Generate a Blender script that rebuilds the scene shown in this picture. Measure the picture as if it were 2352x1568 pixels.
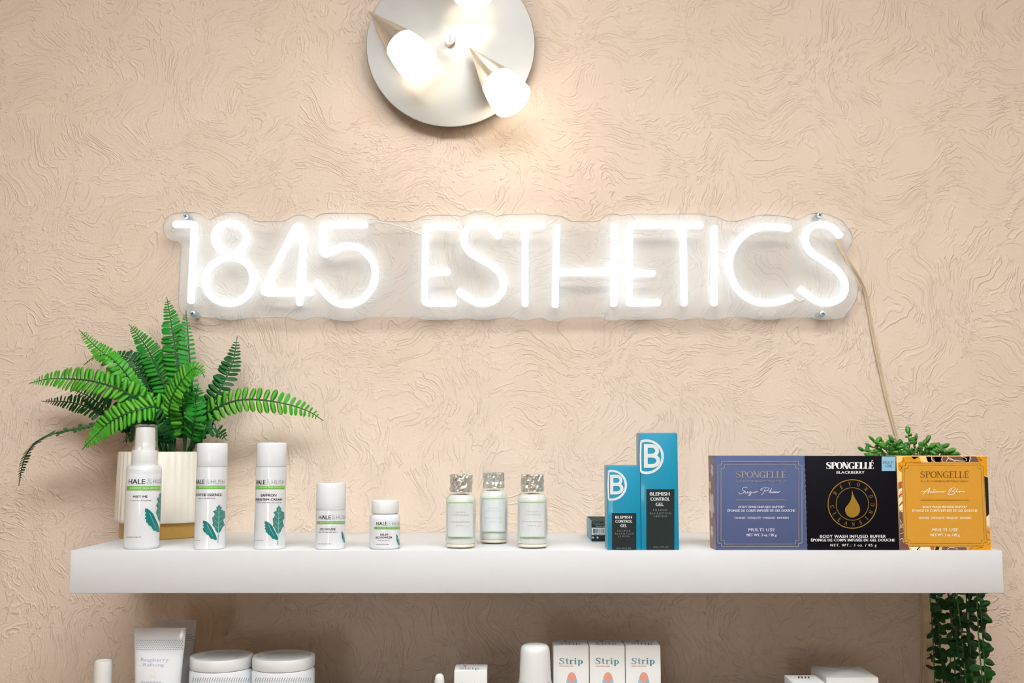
import bpy, bmesh, math, random
import numpy as np
from mathutils import Vector, Matrix

for _o in list(bpy.data.objects):
    bpy.data.objects.remove(_o, do_unlink=True)
random.seed(7)
SC = bpy.context.scene
COL = SC.collection

# ------------------------------------------------------------------ camera
# metres; wall surface y = 0, shelf top z = 0, x = 0 in front of the camera
PITCH = math.radians(5.9)
CAM = Vector((0.0, -1.488, 0.121))
F_PX, CX, CY = 2352.0, 1176.0, 784.0
cam_d = bpy.data.cameras.new('camera')
cam_d.sensor_width = 36.0
cam_d.lens = 36.0
cam_d.clip_start = 0.02
cam = bpy.data.objects.new('camera', cam_d)
COL.objects.link(cam)
cam.location = CAM
cam.rotation_euler = (math.radians(90) + PITCH, 0, 0)
SC.camera = cam

# ------------------------------------------------------------------ light levels
WORLD_STRENGTH = 0.05       # very dim rest of the premises
CEILING_L = 13.2            # radiance of the ceiling panel diffusers
WINDOW_L = 13.0              # daylight radiance of the window behind the camera
NEON_L = 2.3
SHADE_L = 5.5
SC.view_settings.view_transform = 'Standard'
SC.view_settings.look = 'None'
SC.view_settings.exposure = 0.0
SC.view_settings.gamma = 1.0
SC.view_settings.use_curve_mapping = False
SC.cycles.use_denoising = True
SC.cycles.max_bounces = 5
SC.cycles.diffuse_bounces = 2
SC.cycles.glossy_bounces = 3
SC.cycles.use_adaptive_sampling = True
SC.cycles.adaptive_threshold = 0.17
SC.cycles.adaptive_min_samples = 12
SC.cycles.transparent_max_bounces = 10
SC.cycles.caustics_reflective = False
SC.cycles.caustics_refractive = False
SC.cycles.sample_clamp_indirect = 6.0

w = bpy.data.worlds.new('world')
SC.world = w
w.use_nodes = True
w.node_tree.nodes['Background'].inputs[0].default_value = (1.0, 0.86, 0.68, 1)
w.node_tree.nodes['Background'].inputs[1].default_value = WORLD_STRENGTH


# ------------------------------------------------------------------ helpers
def P(u, v, y):
    """the point of the plane y = const that stands behind photo pixel (u, v)"""
    a, b = (u - CX) / F_PX, (CY - v) / F_PX
    dy = math.cos(PITCH) - b * math.sin(PITCH)
    dz = math.sin(PITCH) + b * math.cos(PITCH)
    t = (y - CAM.y) / dy
    return Vector((a * t, y, CAM.z + dz * t))


def PZ(u, v, z):
    """the point of the plane z = const behind photo pixel (u, v)"""
    a, b = (u - CX) / F_PX, (CY - v) / F_PX
    dy = math.cos(PITCH) - b * math.sin(PITCH)
    dz = math.sin(PITCH) + b * math.cos(PITCH)
    t = (z - CAM.z) / dz
    return Vector((a * t, CAM.y + dy * t, z))


def mpp(u, v, y):
    """metres for one photo pixel at that point"""
    p = P(u, v, y) - CAM
    return (p.y * math.cos(PITCH) + p.z * math.sin(PITCH)) / F_PX


def lin(c):
    c = c / 255.0
    return c / 12.92 if c <= 0.04045 else ((c + 0.055) / 1.055) ** 2.4


def rgb(r, g, b):
    return (lin(r), lin(g), lin(b), 1.0)


def mat(name, col, rough=0.5, metal=0.0, spec=0.5, coat=0.0, emit=None, emit_l=0.0,
        noise=0.0, nscale=40.0, bump=0.0, bscale=200.0, sss=0.0, aniso=0.0):
    m = bpy.data.materials.new(name)
    m.use_nodes = True
    nt = m.node_tree
    b = nt.nodes['Principled BSDF']
    b.inputs['Base Color'].default_value = col
    b.inputs['Roughness'].default_value = rough
    b.inputs['Metallic'].default_value = metal
    b.inputs['Specular IOR Level'].default_value = spec
    b.inputs['Coat Weight'].default_value = coat
    b.inputs['Coat Roughness'].default_value = 0.08
    if emit:
        b.inputs['Emission Color'].default_value = emit
        b.inputs['Emission Strength'].default_value = emit_l
    if sss:
        b.inputs['Subsurface Weight'].default_value = sss
        b.inputs['Subsurface Radius'].default_value = (0.004, 0.004, 0.004)
    tc = nt.nodes.new('ShaderNodeTexCoord')
    if noise:
        n = nt.nodes.new('ShaderNodeTexNoise')
        n.inputs['Scale'].default_value = nscale
        n.inputs['Detail'].default_value = 3
        nt.links.new(tc.outputs['Object'], n.inputs['Vector'])
        mx = nt.nodes.new('ShaderNodeMix')
        mx.data_type = 'RGBA'
        mx.inputs[6].default_value = tuple(max(0, c * (1 - noise)) for c in col[:3]) + (1,)
        mx.inputs[7].default_value = tuple(min(1, c * (1 + noise)) for c in col[:3]) + (1,)
        nt.links.new(n.outputs['Fac'], mx.inputs[0])
        nt.links.new(mx.outputs[2], b.inputs['Base Color'])
    if bump:
        n = nt.nodes.new('ShaderNodeTexNoise')
        n.inputs['Scale'].default_value = bscale
        n.inputs['Detail'].default_value = 4
        nt.links.new(tc.outputs['Object'], n.inputs['Vector'])
        bp = nt.nodes.new('ShaderNodeBump')
        bp.inputs['Strength'].default_value = bump
        bp.inputs['Distance'].default_value = 0.001
        nt.links.new(n.outputs['Fac'], bp.inputs['Height'])
        nt.links.new(bp.outputs['Normal'], b.inputs['Normal'])
    return m


ORG = {}


def add(o, parent=None):
    COL.objects.link(o)
    if parent is not None:
        o.parent = parent
    return o


def tag(o, label, cat, group=None):
    o['label'] = label
    o['category'] = cat
    if group:
        o['group'] = group
    return o


def thing(name, loc, label, cat, group=None):
    o = bpy.data.objects.new(name, None)
    o.empty_display_size = 0.02
    add(o)
    o.location = loc
    ORG[o.name] = Vector(loc)
    return tag(o, label, cat, group)


def obj(name, bm, material, parent=None, smooth=True, origin=None, angle=40):
    """link a bmesh given in world coordinates as ONE mesh object"""
    org = ORG[parent.name] if parent is not None else (Vector(origin) if origin else Vector((0, 0, 0)))
    me = bpy.data.meshes.new(name)
    bmesh.ops.translate(bm, verts=bm.verts, vec=-org)
    bm.normal_update()
    bm.to_mesh(me)
    bm.free()
    return obj_me(name, me, material, parent, smooth, org, angle)


def obj_me(name, me, material, parent, smooth, org, angle=40):
    for m in (material if isinstance(material, (list, tuple)) else [material]):
        me.materials.append(m)
    o = bpy.data.objects.new(name, me)
    add(o, parent)
    if parent is None:
        o.location = org
    ORG[o.name] = org.copy()
    if smooth:
        for p in me.polygons:
            p.use_smooth = True
        try:
            me.set_sharp_from_angle(angle=math.radians(angle))
        except Exception:
            pass
    return o


def lathe(prof, cx, cy, segs=48, cap=True):
    """profile [(r, z)] revolved about the vertical through (cx, cy)"""
    bm = bmesh.new()
    rings = []
    for r, z in prof:
        if r < 1e-6:
            rings.append([bm.verts.new((cx, cy, z))])
        else:
            rings.append([bm.verts.new((cx + r * math.cos(2 * math.pi * k / segs),
                                        cy + r * math.sin(2 * math.pi * k / segs), z)) for k in range(segs)])
    for a, b in zip(rings[:-1], rings[1:]):
        for k in range(segs):
            k2 = (k + 1) % segs
            if len(a) == 1 and len(b) == 1:
                continue
            if len(a) == 1:
                bm.faces.new((a[0], b[k2], b[k]))
            elif len(b) == 1:
                bm.faces.new((a[k], a[k2], b[0]))
            else:
                bm.faces.new((a[k], a[k2], b[k2], b[k]))
    if cap:
        for ring, flip in ((rings[0], True), (rings[-1], False)):
            if len(ring) > 1:
                bm.faces.new(ring[::-1] if flip else ring)
    bmesh.ops.recalc_face_normals(bm, faces=bm.faces)
    return bm


def box(x0, x1, y0, y1, z0, z1, bev=0.0, seg=2):
    bm = bmesh.new()
    bmesh.ops.create_cube(bm, size=1.0)
    for v in bm.verts:
        v.co = Vector((x0 if v.co.x < 0 else x1, y0 if v.co.y < 0 else y1, z0 if v.co.z < 0 else z1))
    if bev:
        bmesh.ops.bevel(bm, geom=list(bm.edges), offset=bev, segments=seg, affect='EDGES', profile=0.5)
    bmesh.ops.recalc_face_normals(bm, faces=bm.faces)
    return bm


def rot_z(bm, ang, c):
    bmesh.ops.rotate(bm, verts=bm.verts, cent=Vector(c), matrix=Matrix.Rotation(ang, 3, 'Z'))
    return bm


def merge(*bms):
    out = bms[0]
    for b in bms[1:]:
        me = bpy.data.meshes.new('t')
        b.to_mesh(me)
        b.free()
        out.from_mesh(me)
        bpy.data.meshes.remove(me)
    return out


def smooth_path(pts, n=8, closed=False):
    """Catmull-Rom through points of any dimension"""
    pts = [np.array(p, float) for p in pts]
    m = len(pts)
    out = []
    rng = range(m) if closed else range(m - 1)
    for i in rng:
        if closed:
            p0, p1, p2, p3 = pts[(i - 1) % m], pts[i], pts[(i + 1) % m], pts[(i + 2) % m]
        else:
            p1, p2 = pts[i], pts[i + 1]
            p0 = pts[i - 1] if i > 0 else 2 * p1 - p2
            p3 = pts[i + 2] if i + 2 < m else 2 * p2 - p1
        for k in range(n):
            t = k / n
            out.append(0.5 * (2 * p1 + (p2 - p0) * t + (2 * p0 - 5 * p1 + 4 * p2 - p3) * t * t
                              + (3 * p1 - p0 - 3 * p2 + p3) * t ** 3))
    if not closed:
        out.append(pts[-1])
    return out


def tube(pts, rad, segs=8, closed=False, caps=True, flat=1.0, up=None):
    """round tube along 3-D points; rad may be a list"""
    pts = [Vector(p) for p in pts]
    n = len(pts)
    rads = rad if isinstance(rad, (list, tuple)) else [rad] * n
    bm = bmesh.new()
    rings = []
    prev = None
    for i, p in enumerate(pts):
        a = pts[i - 1] if (i > 0 or closed) else p
        b = pts[(i + 1) % n] if (i < n - 1 or closed) else p
        t = (b - a).normalized()
        if up is not None:
            nrm = Vector(up) - t * t.dot(Vector(up))
            nrm.normalize()
        elif prev is None:
            ref = Vector((0, 0, 1)) if abs(t.z) < 0.9 else Vector((0, 1, 0))
            nrm = (ref - t * t.dot(ref)).normalized()
        else:
            nrm = (prev - t * t.dot(prev)).normalized()
        prev = nrm
        bi = t.cross(nrm)
        r = rads[i]
        rings.append([bm.verts.new(p + nrm * r * flat * math.cos(2 * math.pi * k / segs)
                                   + bi * r * math.sin(2 * math.pi * k / segs)) for k in range(segs)])
    pairs = list(zip(rings[:-1], rings[1:])) + ([(rings[-1], rings[0])] if closed else [])
    for a, b in pairs:
        for k in range(segs):
            k2 = (k + 1) % segs
            bm.faces.new((a[k], a[k2], b[k2], b[k]))
    if caps and not closed:
        bm.faces.new(rings[0][::-1])
        bm.faces.new(rings[-1])
    bmesh.ops.recalc_face_normals(bm, faces=bm.faces)
    return bm


# --- flat print: all drawn as 2-D quads / triangles in photo units, then laid on a surface by a mapper
def ribbon(pts, widths):
    pts = [np.array(p, float) for p in pts]
    n = len(pts)
    ws = widths if isinstance(widths, (list, tuple)) else [widths] * n
    L, R = [], []
    for i in range(n):
        t = pts[min(i + 1, n - 1)] - pts[max(i - 1, 0)]
        t = t / (np.hypot(*t) + 1e-9)
        nn = np.array((-t[1], t[0])) * ws[i] / 2
        L.append(tuple(pts[i] + nn))
        R.append(tuple(pts[i] - nn))
    return L + R, [(i, i + 1, n + i + 1, n + i) for i in range(n - 1)]


def join2(*parts):
    V, Fc = [], []
    for v, f in parts:
        o = len(V)
        V += list(v)
        Fc += [tuple(i + o for i in q) for q in f]
    return V, Fc


def poly(pts):
    return list(pts), [tuple(range(len(pts)))]


def disc2(cu, cv, r, n=20, ry=None):
    return poly([(cu + r * math.cos(2 * math.pi * k / n), cv + (ry or r) * math.sin(2 * math.pi * k / n)) for k in range(n)])


def ring2(cu, cv, r, w, n=64):
    pts = [(cu + r * math.cos(2 * math.pi * k / n), cv + r * math.sin(2 * math.pi * k / n)) for k in range(n + 1)]
    return ribbon(pts, w)


def rect2(u0, v0, u1, v1, nu=1):
    V, Fc = [], []
    for k in range(nu + 1):
        u = u0 + (u1 - u0) * k / nu
        V += [(u, v0), (u, v1)]
    return V, [(2 * k, 2 * k + 1, 2 * k + 3, 2 * k + 2) for k in range(nu)]


_tc = {}


def text2(body, rect, bold=0.0, space=1.0):
    """built-in sans lettering fitted into the photo rectangle (u0, v0, u1, v1)"""
    if body.startswith('~'):           # print too small to read in the photograph: broken rules of word length
        rn_ = random.Random(body + str(rect[0]))
        u0, v0, u1, v1 = rect
        h_ = (v1 - v0) * .22
        vm, u, out = (v0 + v1) / 2, u0, []
        while u < u1 - 1:
            e_ = min(u1, u + rn_.uniform(3.0, 8.0))
            out.append(rect2(u, vm - h_, e_, vm + h_))
            u = e_ + 1.4
        return join2(*out)
    key = (body, bold, space)
    if key not in _tc:
        cu = bpy.data.curves.new('t', 'FONT')
        cu.body = body
        cu.offset = min(0.0, bold) * .5
        cu.space_character = space
        cu.resolution_u = 2
        ob = bpy.data.objects.new('t', cu)
        me = bpy.data.meshes.new_from_object(ob)
        V = [(v.co.x, v.co.y) for v in me.vertices]
        Fc = [tuple(p.vertices) for p in me.polygons]
        bpy.data.objects.remove(ob)
        bpy.data.curves.remove(cu)
        bpy.data.meshes.remove(me)
        a = np.array(V)
        lo, hi = a.min(0), a.max(0)
        a = (a - lo) / (hi - lo)
        _tc[key] = ([tuple(q) for q in a], Fc)
    V, Fc = _tc[key]
    u0, v0, u1, v1 = rect
    if bold > 0:                       # heavier weight: a second, slightly shifted impression
        sh = min(1.0, bold / .012) * .045 * (v1 - v0)
        one = lambda d: ([(u0 + d + (u1 - u0) * s, v1 + (v0 - v1) * t) for s, t in V], Fc)
        return join2(one(-sh), one(sh))
    return [(u0 + (u1 - u0) * s, v1 + (v0 - v1) * t) for s, t in V], Fc


def plane_map(y, eps=0.00025):
    return lambda u, v: P(u, v, y - eps)


def print_on(name, geo, mapper, material, parent, strips=None):
    """lay flat print on a surface; overlapping strokes are stacked a few micrometres apart"""
    V, Fc = geo
    bm = bmesh.new()
    vs = [bm.verts.new((p[0], p[1], 0)) for p in V]
    for f in Fc:
        try:
            bm.faces.new([vs[i] for i in f])
        except ValueError:
            pass
    big = [f for f in bm.faces if len(f.verts) > 4]
    if big:
        bmesh.ops.triangulate(bm, faces=big)
    if strips:
        us = [v.co.x for v in bm.verts]
        u = min(us) + strips
        while u < max(us):
            bmesh.ops.bisect_plane(bm, geom=bm.verts[:] + bm.edges[:] + bm.faces[:], plane_co=(u, 0, 0), plane_no=(1, 0, 0))
            u += strips
    comp, layer = {}, 0
    for v in bm.verts:
        if v in comp:
            continue
        st = [v]
        comp[v] = layer
        while st:
            q = st.pop()
            for e in q.link_edges:
                o_ = e.other_vert(q)
                if o_ not in comp:
                    comp[o_] = layer
                    st.append(o_)
        layer += 1
    for v in bm.verts:
        p = mapper(v.co.x, v.co.y)
        v.co = p + (CAM - p).normalized() * (6e-6 * (comp[v] % 17))
    for f in bm.faces:
        f.normal_update()
        c = f.calc_center_median()
        if f.normal.dot(CAM - c) < 0:
            f.normal_flip()
    return obj(name, bm, material, parent, smooth=False)


# --- high-contrast serif capitals as strokes of changing width (cap height 1, y up)
def didone(K=0.18, T=0.05):
    def arc(cx, cy, rx, ry, a0, a1, n=20, k=K):
        pts, ws = [], []
        for i in range(n + 1):
            a = math.radians(a0 + (a1 - a0) * i / n)
            pts.append((cx + rx * math.cos(a), cy + ry * math.sin(a)))
            ws.append(T + (k - T) * abs(math.cos(a)) ** 1.5)
        return ribbon(pts, ws)
    st = lambda x, y0=0, y1=1, k=K: ribbon([(x, y0), (x, y1)], k)
    hz = lambda x0, x1, y: ribbon([(x0, y), (x1, y)], T)
    vt = lambda x, y0, y1: ribbon([(x, y0), (x, y1)], T)
    G = {}
    sp = smooth_path([(.50, .80), (.42, .93), (.27, .97), (.10, .88), (.08, .70), (.25, .55), (.42, .40), (.48, .22), (.38, .07), (.22, .03), (.08, .10), (.03, .24)], 4)
    wk = [T, T, T, K * .6, K * .8, K, K, K * .8, K * .5, T, T, T]
    wsp = list(np.interp(np.linspace(0, 11, len(sp)), range(12), wk))
    G['S'] = (join2(ribbon(sp, wsp), vt(.50, .70, .98), vt(.03, .02, .30)), .60)
    G['P'] = (join2(st(.14), arc(.30, .735, .22, .24, 90, -90), hz(.14, .30, .975), hz(.14, .30, .495), hz(0, .28, .025), hz(0, .14, .975)), .60)
    G['O'] = (arc(.36, .5, .30, .475, 0, 360, 40), .74)
    G['N'] = (join2(vt(.09, 0, 1), ribbon([(.09, 1), (.57, 0)], K), vt(.58, 0, 1), hz(0, .16, .975), hz(0, .18, .025), hz(.48, .68, .975)), .70)
    G['C'] = (join2(arc(.38, .5, .32, .475, 48, 312, 30), vt(.60, .70, .98), vt(.60, .02, .30)), .68)
    G['G'] = (join2(arc(.38, .5, .32, .475, 48, 300, 30), vt(.60, .70, .98), st(.58, .03, .40, K * .8), hz(.42, .70, .40)), .74)
    E = [st(.14), hz(0, .50, .975), hz(0, .52, .025), hz(.14, .38, .5), vt(.50, .74, 1), vt(.52, 0, .27), vt(.38, .38, .62)]
    G['E'] = (join2(*E), .60)
    G['\u00c9'] = (join2(*E, ribbon([(.27, 1.07), (.38, 1.30)], [T, K * .6])), .60)
    G['L'] = (join2(st(.14), hz(0, .50, .025), hz(0, .28, .975), vt(.50, 0, .30)), .56)
    G['B'] = (join2(st(.14), arc(.30, .745, .18, .23, 90, -90), arc(.30, .26, .22, .235, 90, -90), hz(0, .30, .975), hz(.14, .30, .505), hz(0, .30, .025)), .60)
    G['Y'] = (join2(ribbon([(.05, 1), (.32, .45)], K), ribbon([(.60, 1), (.32, .45)], T), st(.32, 0, .45), hz(.18, .46, .025), hz(0, .18, .975), hz(.5, .7, .975)), .66)
    G['D'] = (join2(st(.14), arc(.26, .5, .36, .475, 90, -90), hz(0, .26, .975), hz(0, .26, .025)), .68)
    G['A'] = (join2(ribbon([(.06, 0), (.33, 1)], T), ribbon([(.33, 1), (.60, 0)], K), hz(.14, .50, .33), hz(0, .14, .025), hz(.5, .72, .025)), .70)
    G['I'] = (join2(st(.14), hz(0, .28, .975), hz(0, .28, .025)), .32)
    # lower case of the wax-strip boxes
    G['t'] = (join2(ribbon([(.16, .92), (.16, .12), (.22, .03), (.34, .06)], [K, K, K * .7, T]), hz(0, .36, .66)), .38)
    G['r'] = (join2(st(.14, 0, .68), hz(0, .14, .655), hz(0, .28, .025), ribbon([(.2, .50), (.28, .62), (.36, .66), (.44, .60)], [T, T, K * .6, K * .8])), .46)
    G['i'] = (join2(st(.14, 0, .68), hz(0, .14, .655), hz(0, .28, .025), disc2(.13, .90, .085, 12)), .30)
    G['p'] = (join2(st(.14, -.34, .68), hz(0, .14, .655), arc(.24, .33, .22, .32, 110, -110)), .52)
    return G


def serif2(word, rect, K=0.18, T=0.05, gap=0.0, base_only=True):
    G = didone(K, T)
    x = 0
    parts = []
    for ch in word:
        (V, Fc), adv = G[ch]
        parts.append(([(a + x, b) for a, b in V], Fc))
        x += adv + gap
    V, Fc = join2(*parts)
    a = np.array(V)
    lo, hi = a.min(0), a.max(0)
    u0, v0, u1, v1 = rect            # v0 = cap top, v1 = base line
    return [(u0 + (u1 - u0) * (s - lo[0]) / (hi[0] - lo[0]), v1 + (v0 - v1) * t) for s, t in V], Fc


def crop(pts, ox, oy, s):
    return [(ox + x / s, oy + y / s) for x, y in pts]


# ------------------------------------------------------------------ materials
def wall_material():
    m = bpy.data.materials.new('embossed_beige_wall')
    m.use_nodes = True
    nt = m.node_tree
    N = nt.nodes.new
    lk = nt.links.new
    b = nt.nodes['Principled BSDF']
    b.inputs['Roughness'].default_value = 0.62
    b.inputs['Specular IOR Level'].default_value = 0.25
    tc = N('ShaderNodeTexCoord')

    def noise(vec, scale, detail=2, rough=0.5, dist=0.0):
        n = N('ShaderNodeTexNoise')
        n.noise_dimensions = '2D'
        n.inputs['Scale'].default_value = scale
        n.inputs['Detail'].default_value = detail
        n.inputs['Roughness'].default_value = rough
        n.inputs['Distortion'].default_value = dist
        lk(vec, n.inputs['Vector'])
        return n

    def vmath(op, a, bv=None, sc=None):
        n = N('ShaderNodeVectorMath')
        n.operation = op
        lk(a, n.inputs[0])
        if bv is not None:
            if hasattr(bv, 'links') or not isinstance(bv, tuple):
                lk(bv, n.inputs[1])
            else:
                n.inputs[1].default_value = bv
        if sc is not None:
            n.inputs['Scale'].default_value = sc
        return n.outputs[0]

    def fmath(op, a, bv):
        n = N('ShaderNodeMath')
        n.operation = op
        for i, q in enumerate((a, bv)):
            if isinstance(q, (int, float)):
                n.inputs[i].default_value = q
            elif q is not None:
                lk(q, n.inputs[i])
        return n.outputs[0]

    def ramp(x, lo, hi, a=0.0, c=1.0):
        n = N('ShaderNodeMapRange')
        n.interpolation_type = 'SMOOTHSTEP'
        lk(x, n.inputs[0])
        n.inputs[1].default_value = lo
        n.inputs[2].default_value = hi
        n.inputs[3].default_value = a
        n.inputs[4].default_value = c
        return n.outputs[0]

    sx = N('ShaderNodeSeparateXYZ')
    lk(tc.outputs['Object'], sx.inputs[0])
    cb = N('ShaderNodeCombineXYZ')
    lk(sx.outputs[0], cb.inputs[0])
    lk(sx.outputs[2], cb.inputs[1])
    co = cb.outputs[0]
    # flow: large swirls bend the wrinkles
    w1 = vmath('SCALE', vmath('SUBTRACT', noise(co, 7.0, 1).outputs['Color'], (0.5, 0.5, 0.5)), sc=0.15)
    w2 = vmath('SCALE', vmath('SUBTRACT', noise(co, 34.0, 1).outputs['Color'], (0.5, 0.5, 0.5)), sc=0.014)
    q = vmath('ADD', vmath('ADD', co, w1), w2)

    def wrinkles(vec, scale3, width):
        s = vmath('MULTIPLY', vec, scale3)
        n = noise(s, 1.0, 1.5, 0.5, 0.15).outputs['Fac']
        d = fmath('ABSOLUTE', fmath('SUBTRACT', n, 0.5), None)
        return ramp(d, 0.0, width, 1.0, 0.0)

    ha = wrinkles(q, (34.0, 128.0, 1.0), 0.085)
    hb = wrinkles(q, (118.0, 36.0, 1.0), 0.085)
    sel = ramp(noise(co, 4.5, 1).outputs['Fac'], 0.42, 0.58)
    mixn = N('ShaderNodeMix')
    lk(sel, mixn.inputs[0])
    lk(ha, mixn.inputs[2])
    lk(hb, mixn.inputs[3])
    patch = ramp(noise(q, 42.0, 2).outputs['Fac'], 0.36, 0.62, 0.0, 1.0)
    ridge = fmath('MULTIPLY', mixn.outputs[0], patch)
    grain = fmath('MULTIPLY', noise(co, 300.0, 3, 0.6).outputs['Fac'], 0.55)
    hgt = fmath('ADD', ridge, grain)
    bp = N('ShaderNodeBump')
    bp.inputs['Strength'].default_value = 0.64
    bp.inputs['Distance'].default_value = 0.0016
    lk(hgt, bp.inputs['Height'])
    lk(bp.outputs['Normal'], b.inputs['Normal'])
    mx = N('ShaderNodeMix')
    mx.data_type = 'RGBA'
    mx.inputs[6].default_value = WALL_A
    mx.inputs[7].default_value = WALL_B
    lk(noise(co, 5.0, 3).outputs['Fac'], mx.inputs[0])
    lk(mx.outputs[2], b.inputs['Base Color'])
    return m


WALL_A = rgb(237, 214, 192)
WALL_B = rgb(241, 221, 202)
M_WALL = wall_material()
M_WHITEWALL = mat('plain_painted_wall', rgb(206, 170, 128), 0.8, noise=0.03, nscale=3)
M_CEIL = mat('ceiling_paint', rgb(238, 234, 228), 0.9, noise=0.02, nscale=4)
M_FLOOR = mat('floor_boards', rgb(120, 88, 60), 0.5, noise=0.12, nscale=6)
M_SHELF = mat('white_shelf_foil', rgb(228, 228, 229), 0.45, spec=0.35, noise=0.012, nscale=6)
M_PLASTIC = mat('white_gloss_plastic', rgb(236, 237, 240), 0.13, noise=0.01, nscale=20)
M_PLASTIC2 = mat('white_satin_plastic', rgb(236, 235, 233), 0.38, noise=0.01, nscale=20)
M_CARD_WHITE = mat('white_card', rgb(238, 236, 232), 0.55, noise=0.01, nscale=30)
M_INK = mat('dark_grey_ink', rgb(38, 40, 44), 0.5, noise=0.05, nscale=200)
M_INK_LIGHT = mat('pale_grey_ink', rgb(140, 142, 146), 0.5, noise=0.05, nscale=200)
M_INK_BLUE = mat('pale_blue_ink', rgb(176, 200, 212), 0.5, noise=0.05, nscale=200)
M_GREEN_BAND = mat('apple_green_print', rgb(126, 196, 88), 0.35, noise=0.03, nscale=90)
M_GREEN_TXT = mat('pale_green_ink', rgb(206, 232, 186), 0.4, noise=0.03, nscale=90)
M_LEAF_TEAL = mat('teal_leaf_print', rgb(8, 128, 126), 0.35, noise=0.18, nscale=160)
M_LEAF_GREY = mat('grey_green_leaf_print', rgb(66, 140, 128), 0.35, noise=0.15, nscale=160)
M_LEAF_LINE = mat('pale_vein_print', rgb(150, 205, 200), 0.4, noise=0.05, nscale=160)

# ------------------------------------------------------------------ room shell
def structure(o):
    o['kind'] = 'structure'
    return o


RX, RY, ZF, ZC = 2.1, -3.4, -1.35, 1.30
structure(obj('wall_back', box(-RX, RX, 0.0, 0.08, ZF, ZC), M_WALL, smooth=False))
structure(obj('wall_left', box(-RX - .08, -RX, RY, 0.08, ZF, ZC), M_WHITEWALL, smooth=False))
structure(obj('wall_right', box(RX, RX + .08, RY, 0.08, ZF, ZC), M_WHITEWALL, smooth=False))
structure(obj('floor', box(-RX - .08, RX + .08, RY - .08, .08, ZF - .06, ZF), M_FLOOR, smooth=False))
structure(obj('ceiling', box(-RX - .08, RX + .08, RY - .08, .08, ZC, ZC + .06), M_CEIL, smooth=False))
# wall behind the camera with a window opening
WX0, WX1, WZ0, WZ1 = -0.78, -0.36, -0.34, 0.14
structure(obj('wall_front', merge(box(-RX - .08, WX0, RY - .08, RY, ZF, ZC), box(WX1, RX + .08, RY - .08, RY, ZF, ZC),
                                  box(WX0, WX1, RY - .08, RY, ZF, WZ0), box(WX0, WX1, RY - .08, RY, WZ1, ZC)), M_WHITEWALL, smooth=False))
M_FRAME = mat('window_paint', rgb(240, 238, 234), 0.4, noise=0.01)
M_DAY = mat('daylit_pane', rgb(230, 235, 240), 0.3, emit=(0.97, 0.985, 1.0, 1), emit_l=WINDOW_L, noise=0.01)
win = structure(obj('window_1', merge(box(WX0, WX0 + .04, RY - .07, RY + .01, WZ0, WZ1, .004), box(WX1 - .04, WX1, RY - .07, RY + .01, WZ0, WZ1, .004),
                                      box(WX0 + .04, WX1 - .04, RY - .07, RY + .01, WZ0, WZ0 + .04, .004), box(WX0 + .04, WX1 - .04, RY - .07, RY + .01, WZ1 - .04, WZ1, .004)),
                    M_FRAME, smooth=False))
obj('pane', box(WX0 + .04, WX1 - .04, RY - .045, RY - .04, WZ0 + .04, WZ1 - .04), M_DAY, win, smooth=False)

M_LAMPWHITE = mat('lamp_housing', rgb(235, 235, 235), 0.4, noise=0.01)
M_DIFF = mat('lit_diffuser', rgb(240, 238, 232), 0.5, emit=(0.94, 0.985, 1.0, 1), emit_l=CEILING_L, noise=0.01)
t = thing('ceiling_light', (0.1, -1.55, ZC), 'white framed wide ceiling light panel above the camera', 'ceiling light')
y0, y1, x0, x1 = -2.00, -1.10, -0.75, 0.95
obj('frame', merge(box(x0, x0 + .02, y0, y1, ZC - .03, ZC), box(x1 - .02, x1, y0, y1, ZC - .03, ZC),
                   box(x0 + .02, x1 - .02, y0, y0 + .02, ZC - .03, ZC), box(x0 + .02, x1 - .02, y1 - .02, y1, ZC - .03, ZC)), M_LAMPWHITE, t, smooth=False)
obj('diffuser', box(x0 + .02, x1 - .02, y0 + .02, y1 - .02, ZC - .022, ZC - .012), M_DIFF, t, smooth=False)

# ------------------------------------------------------------------ shelves
SX0, SX1, SYF = -0.521, 0.5787, -0.26
LZ = -0.235                                   # top of the lower shelf, below the frame
for z, lab in ((0.0, 'thick white floating shelf under the glowing sign carrying the main row of products'),
               (LZ, 'lower white floating shelf carrying tubes, jars and small white boxes')):
    t = thing('wall_shelf', ((SX0 + SX1) / 2, SYF / 2, z - .0495), lab, 'shelf')
    obj('board', box(SX0, SX1, SYF, 0.0, z - .0495, z, .0009), M_SHELF, t, angle=30)

# ------------------------------------------------------------------ neon sign
M_NEON = mat('white_neon_silicone', rgb(245, 246, 248), 0.4, emit=(0.82, 0.94, 1.0, 1), emit_l=NEON_L, noise=0.01)


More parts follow.
